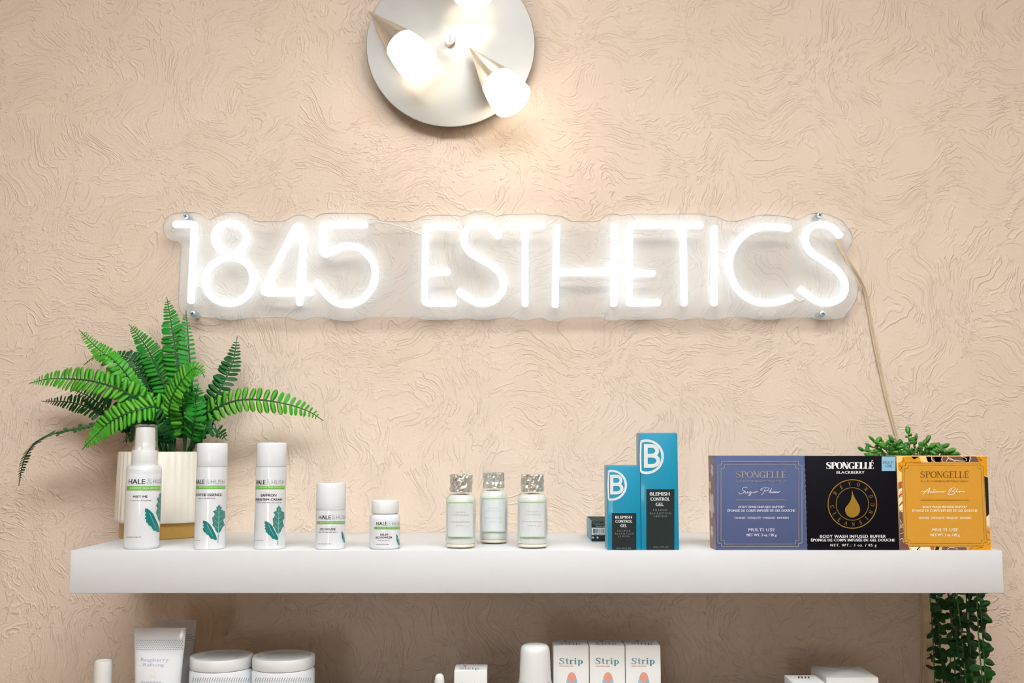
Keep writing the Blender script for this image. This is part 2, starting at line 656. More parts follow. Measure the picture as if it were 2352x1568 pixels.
def acrylic_mat():
    m = bpy.data.materials.new('clear_acrylic')
    m.use_nodes = True
    nt = m.node_tree
    for n in list(nt.nodes):
        nt.nodes.remove(n)
    N, lk = nt.nodes.new, nt.links.new
    out = N('ShaderNodeOutputMaterial')
    tr = N('ShaderNodeBsdfTransparent')
    tr.inputs[0].default_value = (1.0, 1.0, 1.0, 1)
    df = N('ShaderNodeBsdfDiffuse')
    df.inputs[0].default_value = (0.90, 0.93, 0.95, 1)
    gl = N('ShaderNodeBsdfGlossy')
    gl.inputs[1].default_value = 0.12
    fr = N('ShaderNodeFresnel')
    fr.inputs[0].default_value = 1.2
    # cool white diffuse share whitens the sheet, standing in for scattered neon glow
    nz = N('ShaderNodeTexNoise')
    nz.inputs['Scale'].default_value = 9.0
    tc = N('ShaderNodeTexCoord')
    lk(tc.outputs['Object'], nz.inputs['Vector'])
    mr = N('ShaderNodeMapRange')
    lk(nz.outputs['Fac'], mr.inputs[0])
    mr.inputs[3].default_value = 0.17
    mr.inputs[4].default_value = 0.20
    a = N('ShaderNodeMixShader')
    lk(mr.outputs[0], a.inputs[0])
    lk(tr.outputs[0], a.inputs[1])
    lk(df.outputs[0], a.inputs[2])
    b = N('ShaderNodeMixShader')
    lk(fr.outputs[0], b.inputs[0])
    lk(a.outputs[0], b.inputs[1])
    lk(gl.outputs[0], b.inputs[2])
    lk(b.outputs[0], out.inputs[0])
    return m


M_ACRYL = acrylic_mat()
A2, A3, A4 = (360, 460, 4.2), (900, 460, 4.2), (1440, 460, 3.794)
GLYPHS = [
    ('numeral_one', A2, [([(182, 232), (300, 229), (345, 233), (362, 262), (357, 420), (345, 650), (331, 972)], False)]),
    ('numeral_eight', A2, [([(712, 536), (620, 490), (562, 400), (568, 305), (630, 242), (708, 221), (788, 242), (852, 308), (857, 400), (800, 485)], True),
                           ([(714, 548), (600, 580), (500, 668), (465, 770), (488, 872), (570, 960), (692, 992), (805, 968), (893, 888), (928, 770), (905, 660), (830, 582)], True)]),
    ('numeral_four', A2, [([(1380, 992), (1384, 800), (1400, 600), (1413, 420), (1404, 310), (1370, 250), (1330, 288), (1250, 440), (1140, 650), (1046, 830), (1036, 870), (1062, 890), (1200, 892), (1350, 888), (1488, 885)], False)]),
    ('numeral_five', A2, [([(2012, 236), (1800, 234), (1640, 234), (1604, 256), (1596, 370), (1600, 485), (1632, 516), (1700, 487), (1790, 443), (1900, 440), (2000, 490), (2080, 590), (2108, 700), (2086, 820), (2010, 930), (1905, 993), (1800, 1003), (1705, 970), (1620, 890), (1550, 792)], False)]),
    ('letter_e', A3, [([(605, 254), (450, 254), (350, 256), (326, 290), (323, 480), (320, 700), (318, 940), (342, 988), (450, 992), (598, 988)], False), ([(322, 693), (540, 690)], False)]),
    ('letter_s', A3, [([(1032, 342), (960, 265), (885, 226), (815, 223), (740, 260), (697, 345), (706, 432), (760, 508), (860, 568), (960, 622), (1042, 702), (1075, 795), (1060, 880), (1000, 955), (905, 990), (805, 980), (720, 932), (650, 882)], False)]),
    ('letter_t', A3, [([(1090, 248), (1270, 244), (1455, 239)], False), ([(1287, 250), (1285, 600), (1285, 1000)], False)]),
    ('letter_h', A3, [([(1594, 256), (1583, 620), (1576, 1010)], False), ([(2143, 240), (2141, 620), (2140, 1000)], False), ([(1582, 695), (1860, 694), (2140, 692)], False)]),
    ('letter_e', A4, [([(248, 218), (140, 218), (50, 220), (22, 252), (20, 500), (20, 850), (42, 892), (140, 893), (272, 890)], False), ([(22, 638), (226, 635)], False)]),
    ('letter_t', A4, [([(312, 220), (480, 218), (643, 217)], False), ([(490, 225), (494, 600), (498, 900)], False)]),
    ('letter_i', A4, [([(762, 240), (761, 600), (760, 898)], False)]),
    ('letter_c', A4, [([(1408, 246), (1300, 231), (1180, 231), (1060, 275), (960, 370), (902, 490), (895, 600), (930, 720), (1010, 820), (1120, 880), (1240, 893), (1340, 879), (1430, 850)], False)]),
    ('letter_s', A4, [([(1855, 306), (1790, 242), (1700, 210), (1620, 225), (1560, 290), (1556, 372), (1610, 458), (1720, 530), (1820, 600), (1888, 690), (1899, 780), (1862, 850), (1780, 890), (1690, 889), (1610, 850), (1515, 775)], False)]),
]
Y_TUBE, Y_AF, Y_AB = -0.0315, -0.0245, -0.0200
sign = thing('neon_sign', P(1180, 620, Y_AB), 'glowing white neon sign on clear contour-cut acrylic above the shelf', 'neon sign')
segs = []
for gname, (ox, oy, s), strokes in GLYPHS:
    gbms = []
    for pts, closed in strokes:
        px = crop(pts, ox, oy, s)
        w3 = [P(u, v, Y_TUBE) for u, v in px]
        pth = [Vector(q) for q in (smooth_path(w3, 5, closed) if len(w3) > 2 else w3)]
        segs += list(zip(pth[:-1], pth[1:])) + ([(pth[-1], pth[0])] if closed else [])
        R = 0.0049
        if not closed:      # rounded silicone ends
            t0, t1 = (pth[0] - pth[1]).normalized(), (pth[-1] - pth[-2]).normalized()
            pts3 = [pth[0] + t0 * R * .7, pth[0] + t0 * R * .45] + pth + [pth[-1] + t1 * R * .45, pth[-1] + t1 * R * .7]
            rr = [R * .45, R * .85] + [R] * len(pth) + [R * .85, R * .45]
        else:
            pts3, rr = pth, [R] * len(pth)
        gbms.append(tube(pts3, rr, 10, closed, flat=1.35, up=(0, -1, 0)))
    obj(gname, merge(*gbms), M_NEON, sign, angle=60)

# acrylic outline: a rim that follows the strokes, with a band joining them
A = np.array([[a.x, a.z] for a, b in segs])
B = np.array([[b.x, b.z] for a, b in segs])
GS = 0.0032
pl, pr = P(440, 505, Y_AF), P(1942, 724, Y_AF)
gx = np.arange(A[:, 0].min() - .05, A[:, 0].max() + .05, GS)
gz = np.arange(A[:, 1].min() - .05, A[:, 1].max() + .05, GS)
GXm, GZm = np.meshgrid(gx, gz, indexing='ij')
pp = np.stack([GXm.ravel(), GZm.ravel()], 1)
best = np.full(len(pp), 9.0)
for a, b in zip(A, B):
    d = b - a
    t = np.clip(((pp - a) @ d) / (d @ d + 1e-12), 0, 1)
    best = np.minimum(best, np.hypot(*(pp - a - t[:, None] * d).T))
f1 = best - 0.0208
cx_, cz_ = (pl.x + pr.x) / 2, (pl.z + pr.z) / 2
qx, qz = np.abs(pp[:, 0] - cx_) - abs(pr.x - pl.x) / 2, np.abs(pp[:, 1] - cz_) - abs(pr.z - pl.z) / 2
f2 = np.maximum(qx, qz)
kk = 0.006
hh = np.clip(0.5 + 0.5 * (f2 - f1) / kk, 0, 1)
fld = (f2 * (1 - hh) + f1 * hh - kk * hh * (1 - hh)).reshape(GXm.shape)
edges = {}


def _ip(i, j, i2, j2):
    a, b = fld[i, j], fld[i2, j2]
    t = a / (a - b)
    return (gx[i] + (gx[i2] - gx[i]) * t, gz[j] + (gz[j2] - gz[j]) * t)


links = {}
for i in range(len(gx) - 1):
    for j in range(len(gz) - 1):
        c = [(i, j), (i + 1, j), (i + 1, j + 1), (i, j + 1)]
        ins = [fld[q] < 0 for q in c]
        if all(ins) or not any(ins):
            continue
        cross = []
        for k in range(4):
            if ins[k] != ins[(k + 1) % 4]:
                e = tuple(sorted((c[k], c[(k + 1) % 4])))
                cross.append(e)
                edges[e] = _ip(*e[0], *e[1])
        for k in range(0, len(cross) - 1, 2):
            links.setdefault(cross[k], []).append(cross[k + 1])
            links.setdefault(cross[k + 1], []).append(cross[k])
loops, seen = [], set()
for st in links:
    if st in seen:
        continue
    lp, cur = [], st
    while cur is not None and cur not in seen:
        seen.add(cur)
        lp.append(edges[cur])
        cur = next((n for n in links[cur] if n not in seen), None)
    loops.append(lp)
lp = np.array(max(loops, key=len))
for _ in range(3):
    lp = (np.roll(lp, 1, 0) + 2 * lp + np.roll(lp, -1, 0)) / 4
cu = bpy.data.curves.new('t', 'CURVE')
cu.dimensions = '2D'
cu.fill_mode = 'BOTH'
cu.extrude = (Y_AB - Y_AF) / 2 - 0.0005
cu.bevel_depth = 0.0005
cu.bevel_resolution = 1
sp = cu.splines.new('POLY')
sp.points.add(len(lp) - 1)
for p, (x, z) in zip(sp.points, lp):
    p.co = (x, z, 0, 1)
sp.use_cyclic_u = True
ob = bpy.data.objects.new('t', cu)
me = bpy.data.meshes.new_from_object(ob)
bpy.data.objects.remove(ob)
so = ORG[sign.name]
for v in me.vertices:
    x, z, d = v.co
    v.co = Vector((x, (Y_AF + Y_AB) / 2 - d, z - .0022)) - so
obj_me('acrylic_backing', me, M_ACRYL, sign, True, so, 30)

M_STEEL = mat('zinc_screw', rgb(214, 226, 232), 0.3, metal=0.3, noise=0.05)
M_RECESS = mat('blue_grey_recess', rgb(40, 92, 108), 0.5, metal=0.3, noise=0.1)
for u, v in ((427, 497), (443, 720), (1882, 494), (1889, 720)):
    c = P(u, v, Y_AF)
    bm = lathe([(0, 0), (.0040, 0), (.0040, .0008), (.0032, .0018), (.0014, .0024), (0, .0025)], 0, 0, 20)
    bmesh.ops.transform(bm, verts=bm.verts, matrix=Matrix.Translation(c) @ Matrix.Rotation(math.radians(90), 4, 'X'))
    sc = obj('screw', bm, M_STEEL, sign)
    a = random.uniform(0, 1.5)
    cr = merge(box(-.0024, .0024, -.0029, -.0015, -.0005, .0005), box(-.0005, .0005, -.0029, -.0015, -.0024, .0024))
    bmesh.ops.transform(cr, verts=cr.verts, matrix=Matrix.Translation(c) @ Matrix.Rotation(a, 4, 'Y'))
    obj('cross_recess', cr, M_RECESS, sc, smooth=False)
    bm = tube([(c.x, 0, c.z), (c.x, Y_AB, c.z)], .0042, 14)
    obj('standoff', bm, M_ACRYL, sign)

M_CLEARWIRE = mat('clear_wire_sheath', rgb(222, 200, 168), 0.25, noise=0.05, nscale=60)
M_JUMPER = mat('white_jumper_wire', rgb(236, 232, 228), 0.35, noise=0.02)
for pts in ([(846, 511), (880, 511), (915, 519), (945, 530), (968, 538)],
            [(450, 652), (456, 655), (463, 658)], [(588, 632), (598, 640), (608, 652)],
            [(1651, 572), (1660, 577), (1671, 573)], [(1823, 683), (1835, 690), (1848, 687)]):
    obj('jumper_wire', tube(smooth_path([P(u, v, Y_AF - .0012) for u, v in pts], 6), .0008, 6), M_JUMPER, sign)
# power cord: two cores side by side, taped down the wall and past the shelf end
cord = [(1922, 550, -.027), (1932, 572, -.028), (1948, 598, -.026), (1968, 630, -.018), (1986, 668, -.006), (1996, 715, -.004), (2006, 775, -.004),
        (2022, 850, -.004), (2034, 905, -.004), (2048, 960, -.004), (2062, 1010, -.004), (2080, 1080, -.004), (2098, 1160, -.004), (2110, 1240, -.004),
        (2113, 1320, -.004), (2114, 1362, -.004), (2117, 1400, -.004), (2119, 1450, -.004), (2118, 1520, -.004), (2116, 1600, -.004), (2113, 1690, -.004), (2114, 1800, -.004)]
cp = [Vector(q) for q in smooth_path([P(*c) for c in cord], 6)]
cbm = merge(tube([p + Vector((-.0012, 0, 0)) for p in cp], .0013, 8), tube([p + Vector((.0012, 0, 0)) for p in cp], .0013, 8))
obj('power_cord', cbm, M_CLEARWIRE, sign)

# ------------------------------------------------------------------ wall lamp


def brushed(name, col, rough, radial=True, org=None):
    m = bpy.data.materials.new(name)
    m.use_nodes = True
    nt = m.node_tree
    N, lk = nt.nodes.new, nt.links.new
    b = nt.nodes['Principled BSDF']
    b.inputs['Base Color'].default_value = col
    b.inputs['Metallic'].default_value = 0.76
    b.inputs['Roughness'].default_value = rough
    b.inputs['Anisotropic'].default_value = 0.8
    tg = N('ShaderNodeTangent')
    tg.direction_type = 'RADIAL'
    tg.axis = 'Y'
    lk(tg.outputs[0], b.inputs['Tangent'])
    tc = N('ShaderNodeTexCoord')
    # fine turning marks: concentric grooves
    sx = N('ShaderNodeSeparateXYZ')
    lk(tc.outputs['Object'], sx.inputs[0])
    cb = N('ShaderNodeCombineXYZ')
    lk(sx.outputs[0], cb.inputs[0])
    lk(sx.outputs[2], cb.inputs[1])
    ln = N('ShaderNodeVectorMath')
    ln.operation = 'LENGTH'
    lk(cb.outputs[0], ln.inputs[0])
    nz = N('ShaderNodeTexNoise')
    nz.noise_dimensions = '1D'
    nz.inputs['Scale'].default_value = 900
    lk(ln.outputs['Value'], nz.inputs['W'])
    mr = N('ShaderNodeMapRange')
    lk(nz.outputs['Fac'], mr.inputs[0])
    mr.inputs[3].default_value = rough * .85
    mr.inputs[4].default_value = rough * 1.2
    lk(mr.outputs[0], b.inputs['Roughness'])
    return m


M_DISC = brushed('brushed_nickel_disc', rgb(182, 180, 175), 0.44)
M_CONE = mat('satin_nickel', rgb(230, 220, 202), 0.3, metal=0.65, noise=0.04, nscale=60)
M_SHADE = mat('lit_opal_glass', rgb(250, 246, 238), 0.3, emit=(1.0, 0.89, 0.72, 1), emit_l=SHADE_L, noise=0.01)
M_HOLE = mat('dark_vent_hole', rgb(60, 48, 36), 0.6, noise=0.1)
DY = -0.026
dc = P(1035, 102, DY)
dr = 194 * mpp(1035, 102, DY)
lamp = thing('wall_lamp', (dc.x, 0, dc.z), 'round brushed nickel wall lamp with three lit cone spotlights above the sign', 'wall lamp')


def face_lathe(prof, c, segs=64):
    """profile [(r, depth towards the room)] about the wall normal"""
    bm = lathe([(r, d) for r, d in prof], 0, 0, segs)
    bmesh.ops.transform(bm, verts=bm.verts, matrix=Matrix.Translation(Vector((c[0], 0, c[2]))) @ Matrix.Rotation(math.radians(90), 4, 'X'))
    return bm


obj('back_plate', face_lathe([(.055, 0), (.055, .010), (.05, .018), (.0, .020)], dc, 40), M_CONE, lamp)
e = -DY
obj('disc', face_lathe([(0, e - .003), (dr * .97, e - .003), (dr - .0006, e - .0022), (dr, e - .001), (dr - .0008, e), (dr * .6, e + .0035), (dr * .25, e + .0075), (.012, e + .0095), (0, e + .0095)], dc, 96), M_DISC, lamp, angle=30)
kz = e + .0095
kn = obj('knob', face_lathe([(.0078, kz), (.0078, kz + .008), (.007, kz + .0092), (0, kz + .0094)], dc, 28), M_CONE, lamp, angle=30)
obj('slot', box(dc.x - .0005, dc.x + .0005, -(kz + .0096), -(kz + .008), dc.z - .0066, dc.z + .0066), M_HOLE, kn, smooth=False)
for (tu, tv, ty), (eu, ev, ey) in (((848, 27, -.050), (963, 146, -.088)), ((1080, 111, -.050), (1178, 232, -.088)), ((1085, -142, -.050), (1086, -14, -.090))):
    a, b = P(tu, tv, ty), P(eu, ev, ey)
    ax = (b - a)
    Ln = ax.length
    q = ax.to_track_quat('Z', 'Y').to_matrix().to_4x4()
    Mx = Matrix.Translation(a) @ q

    def lathed(prof, segs=40, cap=False):
        bm = lathe([(r, z * Ln) for r, z in prof], 0, 0, segs, cap=cap)
        bmesh.ops.transform(bm, verts=bm.verts, matrix=Mx)
        return bm
    cone = obj('spot_cone', lathed([(.0, 0), (.0012, .006), (.0052, .12), (.0125, .32), (.0190, .49), (.0245, .645), (.0238, .646), (.018, .49), (.010, .30), (0, .15)]), M_CONE, lamp, angle=50)
    obj('glass_shade', lathed([(.021, .58), (.0238, .64), (.0268, .75), (.0288, .87), (.0298, .985), (.0294, .998), (.0284, .985), (.0270, .90), (0, .86)]), M_SHADE, lamp, angle=60)
    for ph in (0.4, 2.6, 4.6):
        hp = Mx @ Vector((.0222 * math.cos(ph), .0222 * math.sin(ph), .585 * Ln))
        bm = bmesh.new()
        bmesh.ops.create_icosphere(bm, subdivisions=1, radius=.0008)
        bmesh.ops.translate(bm, verts=bm.verts, vec=hp)
        obj('vent_hole', bm, M_HOLE, cone)
    mid = a + ax * .42
    obj('socket_arm', tube([(mid.x, mid.y + .004, mid.z), (mid.x * .8 + dc.x * .2, -(e - .002), mid.z * .8 + dc.z * .2)], .0045, 12), M_CONE, lamp)

# ------------------------------------------------------------------ white product bottles
def cyl_map(cx, cy, r, uc, rpx, eps=0.00022):
    phi = math.atan2(-(cx - CAM.x), cy - CAM.y)      # the visible middle faces the camera

    def f(u, v):
        th = math.asin(max(-.985, min(.985, (u - uc) / rpx))) + phi
        y = cy - r * math.cos(th)
        z = P(uc, v, y).z
        return Vector((cx + (r + eps) * math.sin(th), cy - (r + eps) * math.cos(th), z))
    return f


def arc_geo(geo, u0, u1, uc, rpx):
    """spread 2-D print evenly along the arc instead of along the chord"""
    V, Fc = geo
    a0 = math.asin(max(-.985, min(.985, (u0 - uc) / rpx)))
    a1 = math.asin(max(-.985, min(.985, (u1 - uc) / rpx)))
    out = []
    for u, v in V:
        a = a0 + (a1 - a0) * (u - u0) / (u1 - u0)
        out.append((uc + rpx * math.sin(max(-1.4, min(1.4, a))), v))
    return out, Fc


class Round:
    """a round container: centre pixel, half width in pixels, resting height z0 and depth y"""
    def __init__(s, uc, rpx, vref, y, z0=0.0):
        s.uc, s.rpx, s.y = uc, rpx, y
        s.cx = P(uc, vref, y).x
        s.k = mpp(uc, vref, y)
        s.r = rpx * s.k
        s.z0 = z0

    def z(s, v, dr=0.0):
        return P(s.uc, v, s.y - s.r + dr).z

    def m(s, px):
        return px * s.k

    def text(s, body, rect, material, parent, name='lettering', bold=0.0, space=1.0):
        u0, v0, u1, v1 = rect
        g = arc_geo(text2(body, rect, bold, space), u0, u1, s.uc, s.rpx)
        return print_on(name, g, cyl_map(s.cx, s.y, s.r, s.uc, s.rpx), material, parent)

    def art(s, name, geo, material, parent, eps=0.00022):
        return print_on(name, geo, cyl_map(s.cx, s.y, s.r, s.uc, s.rpx, eps), material, parent, strips=3.0 if name in ('leaf_print', 'leaf_veins') else None)


def oak_leaf(u0, v0, u1, v1):
    """lobed leaf fitted in a rectangle, tip up"""
    half = [(.0, .0), (.10, .07), (.22, .10), (.16, .17), (.34, .22), (.46, .24), (.30, .33), (.40, .42), (.50, .46), (.34, .54), (.42, .66), (.48, .72), (.30, .80), (.20, .92), (.04, 1.0)]
    pts = [(.5 + a, b) for a, b in half] + [(.5 - a, b) for a, b in half[::-1][:-1]]
    return poly([(u0 + (u1 - u0) * a, v0 + (v1 - v0) * b) for a, b in pts])


def feather_leaf(u0, v0, u1, v1):
    pts = [(.02, .0), (.18, .02), (.34, .10), (.5, .2), (.62, .34), (.74, .5), (.86, .66), (.96, .82), (1.0, .97), (.86, 1.0), (.74, .93), (.60, .94), (.50, .84), (.42, .76),
           (.26, .70), (.22, .62), (.10, .58), (.12, .46), (.0, .42), (.10, .34), (.0, .26), (.08, .20), (.0, .12)]
    return poly([(u0 + (u1 - u0) * a, v0 + (v1 - v0) * b) for a, b in pts])


def leaf_print(b, root, oak=None, feather=None, stem=None):
    if oak:
        b.art('leaf_print', oak_leaf(*oak), M_LEAF_GREY, root)
        u = (oak[0] + oak[2]) / 2
        g = [ribbon([(u, oak[1] + 6), (u, stem or oak[3])], 1.2)]
        for k in range(4):
            vv = oak[1] + (oak[3] - oak[1]) * (.30 + .18 * k)
            dx = (oak[2] - oak[0]) * .33
            g += [ribbon([(u, vv), (u - dx, vv - 8)], .8), ribbon([(u, vv), (u + dx * .8, vv - 8)], .8)]
        b.art('leaf_veins', join2(*g), M_LEAF_LINE, root, .0004)
        if stem:
            b.art('leaf_stem', ribbon([(u, oak[3] - 2), (u - .5, stem)], 1.3), M_LEAF_GREY, root, .0004)
    if feather:
        b.art('leaf_print', feather_leaf(*feather), M_LEAF_TEAL, root)
        u0, v0, u1, v1 = feather
        b.art('leaf_veins', ribbon(smooth_path([(u0 + (u1 - u0) * a, v0 + (v1 - v0) * c) for a, c in ((.3, .2), (.5, .5), (.72, .8))], 5), 1.0), M_LEAF_LINE, root, .0004)


def brand_print(b, root, hale, amp, hush, band, lines):
    b.text('HALE', hale, M_INK, root, bold=.006)
    b.text('&', amp, M_INK_BLUE, root)
    b.text('HUSH', hush, M_INK_LIGHT, root, bold=-.008)
    b.art('green_band', rect2(*band, nu=18), M_GREEN_BAND, root)
    u0, v0, u1, v1 = band
    g = arc_geo(text2('SENSITIVE SKIN SPECIALISTS', (u0 + 7, v0 + (v1 - v0) * .27, u1 - 2, v1 - (v1 - v0) * .27), .01), u0 + 7, u1 - 2, b.uc, b.rpx)
    b.art('lettering', g, M_GREEN_TXT, root, .0004)
    for body, rect, bold, m in lines:
        b.text(body, rect, m, root, bold=bold)


GRP = 'white leaf-print skincare bottles on the shelf'
# spray bottle in shrink film
b = Round(327.5, 39, 1180, -0.2335)
zb, zs, zc1, zc0, zt = 0.0, b.z(1072), b.z(1068), b.z(1034), b.z(979)
t = thing('spray_bottle', (b.cx, b.y, 0), 'tall white spray bottle with film-wrapped cap, in front of the fern pot', 'bottle', GRP)
R = b.r
obj('body', lathe([(0, 0), (R * .88, 0), (R * .96, .0016), (R, .005), (R, zs - .006), (R * .97, zs - .002), (R * .88, zs + .0005), (R * .70, zs + .0012), (0, zs + .0012)], b.cx, b.y), M_PLASTIC, t)
r1, r2 = b.m(28), b.m(21.5)
obj('collar', lathe([(0, zs), (r1, zs), (r1 * 1.01, zs + .002), (r1, zc0 - .001), (r1 * .96, zc0), (0, zc0)], b.cx, b.y), M_PLASTIC2, t, angle=30)
obj('spray_cap', lathe([(0, zc0), (r2 * 1.06, zc0), (r2, zt - .004), (r2 * .93, zt - .001), (0, zt)], b.cx, b.y), M_PLASTIC2, t, angle=30)


def film_mat():
    m = bpy.data.materials.new('shrink_film')
    m.use_nodes = True
    nt = m.node_tree
    for n in list(nt.nodes):
        nt.nodes.remove(n)
    N, lk = nt.nodes.new, nt.links.new
    out, tr, gl, df, mx, m2, lw = (N('ShaderNodeOutputMaterial'), N('ShaderNodeBsdfTransparent'), N('ShaderNodeBsdfGlossy'),
                                   N('ShaderNodeBsdfDiffuse'), N('ShaderNodeMixShader'), N('ShaderNodeMixShader'), N('ShaderNodeLayerWeight'))
    gl.inputs[1].default_value = 0.12
    df.inputs[0].default_value = (.86, .88, .87, 1)
    lw.inputs[0].default_value = 0.12
    m2.inputs[0].default_value = 0.06
    lk(tr.outputs[0], m2.inputs[1])
    lk(df.outputs[0], m2.inputs[2])
    sc_ = N('ShaderNodeMath')
    sc_.operation = 'MULTIPLY_ADD'
    lk(lw.outputs['Facing'], sc_.inputs[0])
    sc_.inputs[1].default_value = 0.25
    sc_.inputs[2].default_value = 0.04
    lk(sc_.outputs[0], mx.inputs[0])
    lk(m2.outputs[0], mx.inputs[1])
    lk(gl.outputs[0], mx.inputs[2])
    lk(mx.outputs[0], out.inputs[0])
    return m


M_FILM = film_mat()
bm = lathe([(R * 1.005, zs - .008), (R * .98, zs + .001), (r1 * 1.08, zs + .004), (r1 * 1.06, zc0), (r1 * .90, zc0 + .003), (r2 * 1.10, zc0 + .009), (r2 * 1.06, zc0 + .018), (r2 * 1.05, zt - .004), (r2 * 1.04, zt + .0005), (r2 * .7, zt + .0022), (0, zt + .0014)], b.cx, b.y, 36, cap=False)
rnd = random.Random(3)
for v in bm.verts:
    if v.co.z > zc0:
        d = Vector((v.co.x - b.cx, v.co.y - b.y, 0))
        if d.length > 0:
            v.co += d.normalized() * rnd.uniform(0, .0016) * (1.8 if d.x > 0 else .7)
        v.co.z += rnd.uniform(-.0008, .0012)
obj('shrink_film', bm, M_FILM, t, angle=20)
brand_print(b, t, (296, 1100, 330.5, 1111), (334, 1098, 346, 1112), (347.5, 1099, 371, 1110), (291.5, 1115.5, 366, 1126),
            [('MIST ME', (306, 1137.5, 337, 1143), .010, M_INK), ('moisturize & hydrate', (300, 1146.5, 345, 1152), 0, M_INK_LIGHT), ('~20', (295, 1231, 328, 1235), 0, M_INK_LIGHT)])
leaf_print(b, t, oak=(355, 1128, 377, 1198), feather=(332, 1167, 366, 1222))

# two tall airless bottles
for uc, vt, hale, amp, hush, band, lines, oak, fe, stem, lab in (
    (483.5, 1017, (450, 1101, 468.5, 1111), (472, 1100, 480, 1112), (482, 1101, 511.5, 1111), (450, 1114.5, 514, 1122.5),
     [('SOOTHE ESSENCE', (450.5, 1133, 506.5, 1139), .010, M_INK), ('~16', (457, 1142, 495, 1146), 0, M_INK_LIGHT), ('~14', (451, 1239, 463, 1242), 0, M_INK_LIGHT)],
     (487, 1158, 516, 1224), (467.5, 1195, 499, 1240), 1247, 'tall white capped bottle with teal leaf print in front of the fern pot edge'),
    (620.5, 1016, (588, 1102, 608.5, 1112), (611, 1100, 619, 1113), (622, 1102, 650, 1112), (587, 1115, 651.5, 1123),
     [('SAFFRON', (599, 1134, 633, 1140), .010, M_INK), ('MERISTEM CREAM', (588, 1144, 646, 1149.5), .010, M_INK), ('~26', (590, 1152, 645, 1156), 0, M_INK_LIGHT), ('~14', (587.5, 1239, 607, 1242), 0, M_INK_LIGHT)],
     (626, 1160, 652.5, 1226), (608.5, 1196, 639, 1240), 1250, 'tall white capped bottle with teal leaf print standing clear of the fern pot')):
    b = Round(uc, 34.7, 1180, -0.2365)
    R, zt = b.r, b.z(vt)
    zj = b.z(1072)
    t = thing('airless_bottle', (b.cx, b.y, 0), lab, 'bottle', GRP)
    obj('body', lathe([(0, 0), (R * .95, 0), (R, .001), (R, zj), (R * .93, zj + .0004), (0, zj + .0004)], b.cx, b.y), M_PLASTIC, t)
    obj('cap', lathe([(0, zj + .0005), (R * .985, zj + .0005), (R * .995, zj + .001), (R * .99, zt - .0014), (R * .965, zt - .0003), (R * .9, zt), (0, zt)], b.cx, b.y), M_PLASTIC, t, angle=30)
    brand_print(b, t, hale, amp, hush, band, lines)
    leaf_print(b, t, oak, fe, stem)

# short airless bottle
b = Round(759.5, 33.8, 1200, -0.2365)
R, zt, zj = b.r, b.z(1110), b.z(1172)
t = thing('airless_bottle', (b.cx, b.y, 0), 'short straight white bottle with green band, beside the smallest white jar', 'bottle', GRP)
obj('body', lathe([(0, 0), (R * .95, 0), (R, .001), (R, zj), (R * .93, zj + .0004), (0, zj + .0004)], b.cx, b.y), M_PLASTIC, t)
obj('cap', lathe([(0, zj + .0005), (R * .99, zj + .0005), (R * .998, zj + .001), (R * .985, zt - .0012), (R * .95, zt), (0, zt)], b.cx, b.y), M_PLASTIC, t, angle=30)
brand_print(b, t, (733, 1183, 760, 1192), (762, 1182, 770, 1193), (772, 1183, 791.5, 1192), (729, 1196, 791.5, 1203),
            [('EYE MOUSSE', (736, 1212.5, 771, 1217.5), .010, M_INK), ('~23', (733, 1220, 775, 1223.5), 0, M_INK_LIGHT), ('~17', (733, 1247, 760, 1250), 0, M_INK_LIGHT)])
leaf_print(b, t, None, (784, 1220, 792.5, 1246))

# powder jar
b = Round(884, 35, 1220, -0.2355)
R, zs, zc0, zt = b.r, b.z(1186), b.z(1180), b.z(1150)
r1 = b.m(31)
t = thing('powder_jar', (b.cx, b.y, 0), 'smallest white jar with green band and a screw lid narrower than its body', 'jar', GRP)
obj('body', lathe([(0, 0), (R * .9, 0), (R * .98, .0015), (R, .004), (R, zs - .004), (R * .96, zs - .0005), (R * .86, zs + .0018), (r1 * .9, zs + .0022), (r1 * .9, zs + .004), (0, zs + .004)], b.cx, b.y), M_PLASTIC, t, angle=60)
zl = zs + .0032
obj('lid', lathe([(0, zl), (r1, zl), (r1 * 1.01, zl + .001), (r1 * 1.0, zt - .002), (r1 * .95, zt - .0004), (r1 * .88, zt), (0, zt)], b.cx, b.y), M_PLASTIC2, t, angle=30)
brand_print(b, t, (865, 1198, 889, 1206), (891, 1197, 898, 1207), (900, 1198, 917, 1206), (860, 1209, 918, 1215),
            [('RELIEF', (874, 1225, 892, 1229.5), .010, M_INK), ('BIO-POWDER', (864, 1231.5, 900.5, 1236), .010, M_INK), ('~14', (869, 1238.5, 895, 1241.5), 0, M_INK_LIGHT), ('~20', (864, 1248.5, 895, 1251.5), 0, M_INK_LIGHT)])
leaf_print(b, t, None, (909.5, 1227, 917.8, 1252))

